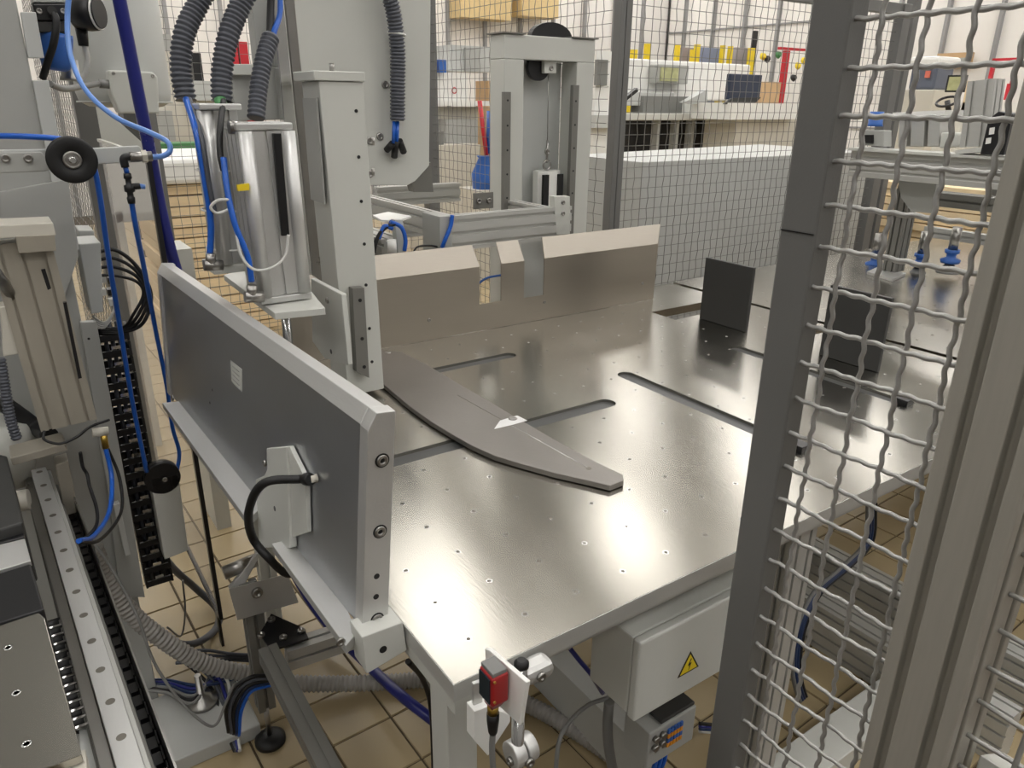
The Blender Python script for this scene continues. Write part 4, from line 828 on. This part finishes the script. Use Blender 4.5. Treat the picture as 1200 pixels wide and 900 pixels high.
q = lambda u, v: (cxx+u*sw, Y0-.0098, tl.z+v*sw)
MB().prism([q(.08, 1.12), q(-.16, .62), q(.02, .66), q(-.06, .22), q(.18, .80), q(.0, .76), q(.16, 1.10)], (0, -.0003, 0)).build('lightning_bolt', RUBBER, lid)
vt = thing('valve_terminal', 'grey valve terminal with blue and yellow push buttons below the enclosure', 'valve block', tuple(at(785, 880, 'y', .78)))
Yv = .74; a = at(785, 852, 'y', Yv); b_ = at(812, 838, 'y', Yv); c_ = at(783, 884, 'y', Yv)
MB().box(a.x-.055, b_.x+.01, Yv+.001, Yv+.07, c_.z-.004, a.z+.012).build('body', PAINTG, vt, .003); MB().box(a.x-.02, b_.x+.008, Yv+.005, Yv+.06, a.z+.0125, a.z+.02).build('top_cover', DARK, vt, .002)
for r_ in range(4):
    for k in range(5):
        zz = a.z-.002-.0115*r_; xx = a.x-.006+k*.0085
        MB().box(xx, xx+.0065, Yv-.004, Yv, zz-.0105, zz).build('button', (BPAINT, ORANGE, BPAINT, ORANGE)[r_], vt)
for k in range(2):
    for j in range(2): p = V((a.x-.02-.02*k, Yv, a.z-.006-.022*j)); MB().cyl(p, p-V((0, .008, 0)), .007, n=14).build('port', STEEL, vt)
for k in range(3): cable('tube', '', '', [(a.x-.01+.014*k, Yv+.02, c_.z), (a.x-.012+.014*k, Yv+.02, c_.z-.05), (a.x-.03+.014*k, Yv+.04, c_.z-.15)], .005, BLUE, parent=vt)
cable('grey_conduit', 'thick grey conduit rising to the left of the valve terminal', 'cable', [(714, 822, 'y', .85), (712, 850, 'y', .85), (714, 880, 'y', .85), (722, 920, 'y', .85)], .011, GREYC, n=10)
cable('hanging_lead', 'thin grey lead looping under the table beside the sensor clamps', 'cable', [(712, 818, 'y', .86), (690, 826, 'y', .86), (668, 845, 'y', .84), (655, 870, 'y', .82), (650, 920, 'y', .8)], .0045, GREYC)
cable('underside_tube', 'blue tube hanging below the table left of the enclosure', 'tube', [(668, 760, 'y', .95), (680, 775, 'y', .93), (694, 792, 'y', .92), (706, 812, 'y', .95)], .0055, NAVY)

# cables below the right of the table
for k in range(4):
    lab = ('black', 'blue', 'navy', 'grey')[k]; o_ = k*3
    cable('drop_cable', f'{lab} cable of the bundle sagging under the right half of the table', 'cable', [(1026-o_, 590, 'y', 1.05), (1022-o_, 635, 'y', 1.05), (995-o_, 665, 'y', 1.02), (962-o_, 695, 'y', 1.0), (942-o_, 740, 'y', .98), (938-o_, 790, 'y', .96), (950-o_, 830, 'y', .94), (965-o_, 848, 'y', .9)], .0065, (RUBBER, DEEPB, DEEPB, GREYC)[k], 'bundle under the right half of the table')
    cable('floor_lead', f'{lab} lead lying across the tiles below the enclosure', 'cable', [(962, 846+o_, 'y', .93), (920, 850+o_, 'y', .98), (880, 852+o_, 'y', 1.0), (820, 848+o_, 'y', 1.02)], .005, (RUBBER, NAVY, DEEPB, WHITEC)[k], 'leads across the tiles')

# ================================================================ GATE (right foreground)
gt = thing('mesh_gate', 'grey gate stile with thick crimped wire mesh, right foreground', 'gate', (.8, .5, 0))
MB().box(.80, .835, .527, .577, .02, 2.2).build('stile', STILE, gt, .003)
zs = at(935, 272, 'x', .8).z; MB().box(.7985, .80, .529, .575, zs-.0008, zs+.0008).build('seam', NEARBLACK, gt)
ws = [at(x, y, 'x', .81).z for x, y in ((995, 23), (986, 79.5), (977.6, 135.8), (969, 189.3), (960, 240.5), (951.7, 288), (945, 335), (937, 379), (930.7, 422.7), (924, 464), (917.5, 504), (910, 541), (904.5, 580.6), (899.5, 616.6))]
PZ = (ws[0]-ws[-1])/13; PY = .0475; GXw = .812
vy = [.496-PY*k for k in range(4)]
zig = .0014
me_h = None
for k in range(-6, 30):
    z = ws[0]-PZ*k
    if z < .03 or z > 2.15: continue
    P = []
    n = 60
    for i in range(n+1):
        y = .529-(.529-.337)*i/n; P.append((GXw+zig*math.cos(math.pi*(y-vy[0])/PY+math.pi*k), y, z+.0008*math.sin(4*math.pi*(y-vy[0])/PY+k*.7)))
    MB().tube(P, .0030, 8).build('wire', WIRE, gt)
for j, y in enumerate(vy):
    P = []
    zz = .02
    while zz < 2.19:
        ph = math.pi*(zz-ws[0])/PZ; P.append((GXw-zig*math.cos(ph+math.pi*j), y+.0012*math.sin(4*ph+1.2*j), zz)); zz += PZ/14
    MB().tube(P, .0030, 8).build('wire', WIRE, gt)
MB().box(.80, .835, .337, .527, 2.2, 2.24).build('top_rail', STILE, gt)
MB().box(.80, .835, .337, .577, .0, .019).build('bottom_rail', STILE, gt)
ap = tag(MB().profile((.825, .288, 0), (.825, .288, 2.4), .09, .09, (0, 1, 0), .045, .012, .016).build('extruded_post', POSTM, None, .002), 'wide grooved aluminium post in the right foreground', 'post')
g2 = thing('mesh_gate', 'next section of crimped wire mesh visible right of the aluminium post at the corner', 'fence', (.82, .1, 0))
for k in range(0, 40):
    z = 2.0-PZ*k
    if z < .05: continue
    P = [(GXw+.01+zig*math.cos(math.pi*(.24-i*.012)/PY+math.pi*k), .242-i*.012, z) for i in range(22)]; MB().tube(P, .003, 6).build('wire', WIRE, g2)
for j in range(3): MB().tube([(GXw+.01-zig*math.cos(math.pi*i/4), .19-PY*j, .02+i*PZ/4) for i in range(180)], .003, 6).build('wire', WIRE, g2)
tag(MB().prism([at(x, y, 'y', .2) for x, y in ((1172, 930), (1180, 905), (1205, 900), (1210, 930))], (0, .03, 0)).build('valve_block', PAINT, None, .002), 'pale block beyond the second mesh section at the bottom right corner', 'block')

# ================================================================ SUCTION GANTRY on the side table
gn = thing('suction_gantry', 'grooved aluminium gantry on a short post with blue suction cups, on the side table', 'gantry', tuple(at(1040, 325, 'z', T)))
f0 = at(1040, 326, 'z', T)
MB().prism([at(x, y, 'z', T+.013) for x, y in ((1016, 318), (1046, 327), (1062, 320), (1048, 316), (1028, 313))], (0, 0, -.012)).build('foot_plate', ALU, gn)
MB().profile((3.38, 1.80, T+.013), (3.38, 1.80, 1.40), .06, .08, (1, 0, 0)).build('post', PROFDARK, gn)
MB().profile((3.22, 1.99, 1.455), (3.22, 1.30, 1.455), .06, .11, (0, 0, 1), .05, .012, .008).build('cross_beam', PROF, gn, .001)
MB().box(3.16, 3.30, 1.3, 1.99, 1.511, 1.522).build('top_plate', PAINT, gn)
MB().profile((3.6, 1.95, 1.30), (3.6, 1.1, 1.30), .10, .06, (0, 0, 1), .05, .01, .008).build('cross_beam', PROFDARK, gn)
MB().prism([at(x, y, 'x', 3.3) for x, y in ((1052, 210), (1098, 212), (1092, 250), (1068, 248), (1056, 232))], (.03, 0, 0)).build('gusset', PAINTG, gn)
MB().profile((3.9, 1.95, 1.10), (3.9, 1.15, 1.10), .04, .05, (0, 0, 1), .04, .008).build('lower_beam', PROF, gn)
MB().cyl((4.0, 1.63, 1.12), (3.75, 1.63, 1.40), .02).build('spindle', PROFDARK, gn)
for k, (px, py) in enumerate(((1024, 312), (1077, 312), (1113, 308))):
    sc = thing('suction_cup', ('blue suction cup left of the gantry post', 'blue suction cup right of the gantry post', 'blue suction cup furthest right on the gantry')[k], 'suction cup', tuple(at(px, py+10, 'x', 3.5)), 'suction cups')
    p = at(px, py, 'x', 3.5)
    MB().lathe(p, (0, 0, 1), [(0, .038), (.015, .042), (.025, .02), (.04, .02), (.045, .03), (.06, .03)], 20).build('bellows', BPAINT, sc)
    MB().lathe(p-V((0, 0, .045)), (0, 0, 1), [(0, .05), (.01, .04), (.044, .015)], 20).build('lip', GREYC, sc)
    MB().cyl(p+V((0, 0, .06)), p+V((0, 0, .16)), .02).build('stem', STEEL, sc)
ga = thing('gantry_actuator', 'upright grooved actuator standing on the gantry beam', 'actuator', tuple(at(1150, 172, 'y', 1.5)))
MB().profile(at(1146, 172, 'x', 3.24), at(1156, 94, 'x', 3.24), .08, .10, (0, 1, 0), .04, .01, .008).build('barrel', PROF, ga)
MB().prism([at(x, y, 'x', 3.16) for x, y in ((1118, 176), (1168, 170), (1172, 176), (1120, 181))], (.12, 0, 0)).build('foot', PAINT, ga)
vb = thing('black_valve_block', 'black valve block with white labels at the right end of the gantry', 'valve block', tuple(at(1160, 180, 'x', 3.2)))
MB().prism([at(x, y, 'x', 3.15) for x, y in ((1148, 181), (1158, 140), (1170, 130), (1186, 133), (1176, 182))], (.06, 0, 0)).build('body', NEARBLACK, vb, .004)
for a_ in (((1160, 150), (1166, 149), (1165, 157), (1159, 158)), ((1156, 162), (1162, 161), (1161, 168), (1155, 169))): MB().prism([at(x, y, 'x', 3.149) for x, y in a_], (-.002, 0, 0)).build('label', WHITE, vb)
rgv = thing('air_regulator', 'small air regulator with a blue knob at the left end of the gantry', 'regulator', tuple(at(1022, 172, 'x', 3.2)))
MB().prism([at(x, y, 'x', 3.2) for x, y in ((1010, 152), (1036, 153), (1036, 172), (1010, 170))], (.06, 0, 0)).build('body', PAINTG, rgv, .003)
MB().prism([at(x, y, 'x', 3.199) for x, y in ((1009, 158), (1024, 158), (1024, 168), (1009, 167))], (-.01, 0, 0)).build('port', NEARBLACK, rgv)
p = at(1025, 148, 'x', 3.23); MB().lathe(p, (0, 0, 1), [(0, .034), (.01, .03), (.06, .028)], 18).build('knob', BPAINT, rgv)
mot = thing('servo_unit', 'grey servo housing with cylinders in the middle of the gantry', 'motor', tuple(at(1070, 170, 'x', 3.4)))
MB().prism([at(x, y, 'x', 3.40) for x, y in ((1046, 132), (1108, 129), (1106, 135), (1046, 139))], (.2, 0, 0)).build('top_plate', WHITE, mot)
for x0_, x1_ in ((1052, 1062), (1066, 1082), (1086, 1100)): MB().prism([at(x, y, 'x', 3.42) for x, y in ((x0_+2, 138), (x1_+2, 137), (x1_, 172), (x0_, 172))], (.10, 0, 0)).build('cylinder_body', PROF, mot, .004)
MB().prism([at(x, y, 'x', 3.40) for x, y in ((1103, 155), (1126, 156), (1124, 172), (1100, 174))], (.08, 0, 0)).build('cover', PAINT, mot, .006)

# ================================================================ HALL BACKGROUND
def bx(px0, py0, px1, py1, y, dep, name, m, parent=None, bev=0, down=False):
    a, b_ = at(px0, py0, 'y', y), at(px1, py1, 'y', y)
    c_, d_ = at(px0, py1, 'y', y), at(px1, py0, 'y', y)
    x0, x1 = (a.x+c_.x)/2, (b_.x+d_.x)/2; z1, z0 = (a.z+d_.z)/2, (b_.z+c_.z)/2
    z0 = 0 if down else z0
    return MB().box(x0, x1, y, y+dep, max(z0, .0), z1).build(name, m, parent, bev)
def bxx(px0, py0, px1, py1, x, dep, name, m, parent=None, bev=0, down=False):
    a, b_ = at(px0, py0, 'x', x), at(px1, py1, 'x', x); c_, d_ = at(px0, py1, 'x', x), at(px1, py0, 'x', x)
    y0, y1 = (a.y+c_.y)/2, (b_.y+d_.y)/2; z1, z0 = (a.z+d_.z)/2, (b_.z+c_.z)/2
    z0 = 0 if down else z0
    return MB().box(x, x+dep, min(y0, y1), max(y0, y1), max(z0, 0), z1).build(name, m, parent, bev)
tag(MB().prism([(2.9, 3.0, 0), (5.06, 3.0, 0), (5.06, 3.94, 0), (2.9, 3.62, 0)], (0, 0, 1.4)).build('machine_cover', PAINTC, None, .004), 'large pale grey machine cover with a flat white top behind the right rear fence', 'cover')
# big machine with control panel
mc = thing('milling_machine', 'long white machine with a control panel and open dark underside behind the fence', 'machine', tuple(at(800, 200, 'y', 6.0)))
bx(728, 72, 878, 118, 6.6, .5, 'hood', WHITE, mc, .02); bx(727, 108, 790, 124, 6.4, .19, 'tray', PAINTC, mc, .01)
bx(771, 76, 807, 98, 6.45, .14, 'control_panel', PAINTG, mc, .01); bx(775, 79, 795, 95, 6.43, .019, 'screen', SCREEN, mc)
bx(754, 113, 823, 134, 6.35, .2, 'cutter_bed', PAINTD, mc); bx(722, 133, 856, 141, 6.2, .3, 'bed', PAINT, mc, .01)
bx(724, 141, 854, 178, 6.5, .3, 'dark_opening', NEARBLACK, mc)  # solid black box, shade of the open underside put into its colour
for px in (770, 792, 810): bx(px, 141, px+3, 178, 6.3, .1, 'support', PAINTG, mc)
MB().prism([at(x, y, 'y', 6.0) for x, y in ((728, 119), (747, 103), (748, 107), (733, 119))], (0, .05, 0)).build('lever', NEARBLACK, mc)
MB().prism([at(x, y, 'y', 6.1) for x, y in ((802, 120), (829, 105), (829, 121), (812, 122))], (0, .08, 0)).build('chute', PAINTC, mc)
tag(bx(855, 121, 938, 140, 5.66, .9, 'work_bench', WHITE), 'white bench top carrying the dark monitor', 'bench')
tag(bx(860, 140, 935, 190, 5.8, .45, 'cabinet', CREAM, None, 0, True), 'cream cabinet below the white bench top', 'cabinet')
mn = thing('monitor', 'dark navy monitor on the white bench beside the cardboard box', 'monitor', tuple(at(873, 122, 'y', 5.8)))
bx(855, 87, 892, 117, 5.8, .06, 'screen', mat('navy_screen', (44, 54, 74), .3), mn, .01); MB().prism([at(x, y, 'y', 5.7) for x, y in ((849, 122), (858, 115), (892, 114), (884, 122))], (0, .03, 0)).build('keyboard', DARK, mn)
tag(bx(893, 96, 914, 121, 6.05, .3, 'cardboard_box', CARD), 'cardboard box on the bench right of the monitor', 'box')
for k, (px, t0_, t1_, w_) in enumerate(((744, 58, 70, 6), (760, 51, 74, 5), (795, 52, 73, 3.5), (813, 58, 73, 3), (818, 52, 74, 4), (848, 53, 72, 3), (857, 54, 72, 3), (881, 56, 85, 5))):
    tag(bx(px-w_/2, t0_, px+w_/2, t1_+3, 8.2, .06, 'yellow_post', YEL, None, 0, True), f'short yellow post behind the white machine, {("first","second","third","fourth","fifth","sixth","seventh","eighth")[k]} from the left', 'post', 'yellow posts')
tag(bx(884, 36, 888, 51, 8.27, .05, 'black_sign', NEARBLACK, None, 0, True), 'small black vertical sign above the yellow posts', 'sign')
for k, (x0_, x1_) in enumerate(((800, 815), (820, 846), (862, 880))):
    tag(bx(x0_, 56, x1_, 74, 8.4, .1, 'tall_locker', mat('dusty_grey%d' % k, ((150, 140, 142), (130, 140, 168), (160, 155, 160))[k], .5), None, 0, True), ('grey','bluish','pale grey')[k]+' locker between the yellow posts', 'locker')
rf = thing('red_stand', 'red tubular stand behind the cardboard box', 'frame', tuple(at(920, 110, 'y', 6.6)))
bx(915, 56, 944, 59, 6.6, .05, 'crossbar', REDF, rf); bx(918, 59, 923, 110, 6.6, .05, 'upright', REDF, rf, 0, True); bx(908, 121, 913, 137, 5.95, .04, 'lower_bar', REDF, rf)
for k, (px, py) in enumerate(((892, 67), (897, 70), (910, 65), (933, 78), (940, 72), (928, 92))):
    MB().lathe(at(px, py, 'y', 6.9), (0, -1, .3), [(0, .03), (.02, .05), (.06, .03)], 12).build('coupling', (YEL, NEARBLACK, GREEN, YEL, YEL, NEARBLACK)[k], rf)
# right background
tag(bxx(1040, 120, 1200, 172, 8.0, 1.0, 'workbench', WHITE), 'long white workbench along the right wall', 'bench')
ct = thing('control_desk', 'dark grey control desk with a curved white hood at the right', 'machine', tuple(at(1080, 120, 'x', 7.0)))
bxx(1066, 78, 1096, 105, 7.0, .3, 'panel', mat('slate_panel', (92, 98, 112), .4), ct, .02); bxx(1064, 66, 1100, 79, 7.0, .4, 'hood', WHITE, ct, .03); bxx(1058, 105, 1094, 122, 6.8, .4, 'key_tray', CREAM, ct, .01, True)
bxx(1084, 83, 1089, 91, 6.98, .02, 'button', mat('pink_button', (220, 120, 100), .4), ct)
sg = thing('small_monitor', 'small monitor with a lit beige screen on a dark stand at the right', 'monitor', tuple(at(1120, 112, 'x', 6.5)))
bxx(1109, 88, 1129, 108, 6.5, .05, 'bezel', NEARBLACK, sg); bxx(1111, 90, 1126, 106, 6.49, .009, 'screen', SCREEN, sg)
MB().torus(at(1110, 119, 'x', 6.3), (-.5, 0, .9), .075, .01, 24, 6).build('ring_handle', NEARBLACK, sg); MB().cyl(at(1110, 118, 'x', 6.3), at(1112, 132, 'x', 6.3), .02).build('stand', NEARBLACK, sg); bxx(1098, 131, 1128, 150, 6.3, .5, 'pedestal', PAINT, sg, 0, True)
wp = thing('notice_board', 'brown wooden board with grey photographs on the right wall', 'board', tuple(at(1118, 80, 'x', 12.8)))
bxx(1097, 62, 1138, 80, 12.86, .06, 'board', CARD, wp); bxx(1103, 68, 1132, 77, 12.84, .019, 'pictures', PAINTG, wp)
rw = thing('red_rack', 'red framed wire rack near the right wall', 'rack', tuple(at(1170, 115, 'x', 9)))
for q_ in ((1163, 68, 1191, 71), (1160, 70, 1164, 92), (1186, 71, 1190, 100), (1178, 98, 1186, 117)): bxx(*q_, 9.0, .04, 'bar', REDF, rw)
tag(bxx(1131, 95, 1140, 118, 8.0, .2, 'wood_box', WOOD, None, 0, True), 'pale wooden box beside the small monitor', 'box')
# wood stacks
def stack(name, label, x0, x1, y0, y1, z0, n, th_, axis='y', m_=WOOD):
    t = thing(name, label, 'wood stack', ((x0+x1)/2, (y0+y1)/2, z0)); sh = None
    for k in range(n):
        jx = random.uniform(-.02, .02); z = z0+k*th_
        MB().box(x0+jx, x1+jx, y0+abs(jx), y1+jx, z, z+th_*.86).build('board', m_, t)
    return t
a = at(955, 290, 'y', 3.6)
stack('wood_stack', 'stack of pale boards behind the gantry at the right', 5.3, 8.2, 2.2, 3.4, .05, 22, .052)
stack('wood_stack', 'stack of pale wide boards behind the left fence below the green rail', .95, 2.3, 5.7, 6.8, .005, 15, .075)
tag(MB().box(.9, 2.35, 5.65, 6.85, 1.13, 1.30).build('white_bale', WHITE, None, .03), 'white wrapped bale on top of the left board stack', 'bale')
gr = thing('green_machine_rail', 'green machine rails above the white bale behind the left fence', 'rail', (1.5, 7.5, 1.2))
bx(176, 168, 250, 178, 7.2, .3, 'rail', GREEN, gr); bx(176, 181, 250, 192, 7.2, .3, 'rail', GREEN, gr); bx(180, 170, 188, 192, 7.25, .1, 'leg', GREEN, gr, 0, True); bx(240, 170, 248, 192, 7.25, .1, 'leg', GREEN, gr, 0, True)
# left background machines
ml = thing('packing_machine', 'white machine cabinet behind the left fence near the hoses', 'machine', (2, 9, 0))
bx(183, 60, 212, 168, 8.6, .8, 'cabinet', CREAM, ml); bx(186, 40, 200, 60, 8.6, .3, 'turret', PAINTG, ml); bx(224, 95, 268, 118, 8.6, .6, 'hood', PAINTC, ml); bx(200, 118, 262, 166, 8.7, .6, 'cabinet', CREAM, ml); bx(188, 130, 204, 165, 8.4, .2, 'grille', PAINTG, ml)
for k, (a_, b_) in enumerate(((272, 279), (281, 291))):
    tag(bx(a_, 49, b_, 76, 9.0, .25, 'red_canister', REDF, None, 0, True), ('left', 'right')[k]+' red canister seen between the hoses', 'canister', 'red canisters')
tag(bx(225, 62, 236, 78, 8.9, .2, 'black_motor', NEARBLACK, None, 0, True), 'black motor between the first two hoses in the background', 'motor')
bl = thing('saw_machine', 'white panel machine with shelves behind the middle fence', 'machine', (3.5, 8, 0))
bx(505, 85, 548, 118, 8.0, .6, 'cabinet', WHITE, bl); bx(500, 118, 574, 124, 7.9, .5, 'shelf', WHITE, bl); bx(505, 170, 563, 240, 7.6, .6, 'base', CREAM, bl, 0, True); bx(523, 140, 560, 168, 7.9, .3, 'shadow_bay', PAINTG, bl); bx(505, 125, 560, 170, 8.1, .3, 'back', CREAM, bl)
bx(527, 54, 580, 84, 8.2, .4, 'upper_cabinet', PAINTC, bl); bx(546, 56, 562, 84, 8.15, .04, 'slot_panel', PAINTG, bl)
MB().torus(at(532.5, 106, 'y', 7.98), (0, 1, 0), .03, .006, 20, 6).build('red_ring', REDF, bl)
tag(bx(505, 154, 520, 170, 7.7, .2, 'dark_box', PAINTD), 'dark box on the low shelf of the white panel machine', 'box')
for k, (a_, b_) in enumerate(((503, 511), (514, 523))): tag(bx(a_, 70, b_, 85, 7.9, .2, 'blue_bin', BPAINT), ('left', 'right')[k]+' blue bin on top of the white panel machine', 'bin', 'blue bins')
tag(MB().cyl(at(562, 118, 'y', 6.5), at(571, 190, 'y', 6.5), .022).build('red_pole', REDF, None), 'leaning red pole behind the middle fence', 'pole')
tag(MB().cyl(at(575, 130, 'y', 6.5), at(574, 180, 'y', 6.5), .04).build('blue_roll', BPAINT, None), 'upright pale blue roll beside the red pole', 'roll')
tag(MB().lathe(V((at(568, 222, 'y', 6.4).x, 6.4, at(568, 222, 'y', 6.4).z)), (0, 0, 1), [(0, .12), (.15, .13), (.3, .06), (.32, .08)], 14).build('blue_bag', BPAINT, None), 'blue bag standing on a low box below the red pole', 'bag')
tag(bx(560, 223, 582, 260, 6.25, .4, 'low_box', CREAM, None, 0, True), 'low cream box under the blue bag', 'box')
tag(bx(572, 95, 590, 130, 8.5, .3, 'brown_box', CARD, None, 0, True), 'brown box beside the lifting frame in the background', 'box')
tag(bx(540, -30, 600, 22, 12.5, .4, 'overhead_cabinet', mat('ochre_board', (214, 190, 140), .6)), 'ochre overhead panel high behind the middle fence', 'panel')
tag(bx(612, -30, 655, 20, 12.5, .4, 'overhead_cabinet', MATS['ochre_board']), 'second ochre overhead panel above the lifting frame', 'panel')
tag(bx(640, 60, 660, 66, 7.0, .3, 'brace', PAINTG, None, 0, True), 'grey brace behind the pulley of the lifting frame', 'brace')
pm = thing('panel_press', 'white press with a dark window between the rear posts and the lifting frame', 'machine', (3.0, 6.0, 0))
bx(698, 60, 722, 130, 5.5, .6, 'frame', WHITE, pm, 0, True); bx(700, 70, 712, 100, 5.45, .04, 'window', PAINTD, pm); bx(698, 135, 724, 150, 5.4, .4, 'tray', PAINTC, pm); bx(698, 150, 724, 180, 5.6, .4, 'bay', NEARBLACK, pm)
tag(bx(146, 126, 178, 160, 7.5, .3, 'dark_trolley', DARK, None, 0, True), 'dark trolley seen under the tank through the left fence', 'trolley')
co2 = tag(MB().prism([at(112, 118, 'y', 3.9), at(170, 170, 'y', 3.9), at(185, 180, 'y', 3.9), V((at(185, 180, 'y', 3.9).x, 3.9, 1.15)), V((at(112, 118, 'y', 3.9).x, 3.9, 1.15))], (0, .03, 0)).box(.45, .48, 3.9, 3.93, 0, 1.2).build('sloping_cover', PAINT, None), 'pale sloping cover in the aisle behind the arm and below the tank', 'cover')
tag(bx(206, 292, 226, 306, 2.9, .2, 'ribbed_motor', PAINT, None, 0, True), 'pale ribbed motor behind the far corner of the side plate', 'motor')
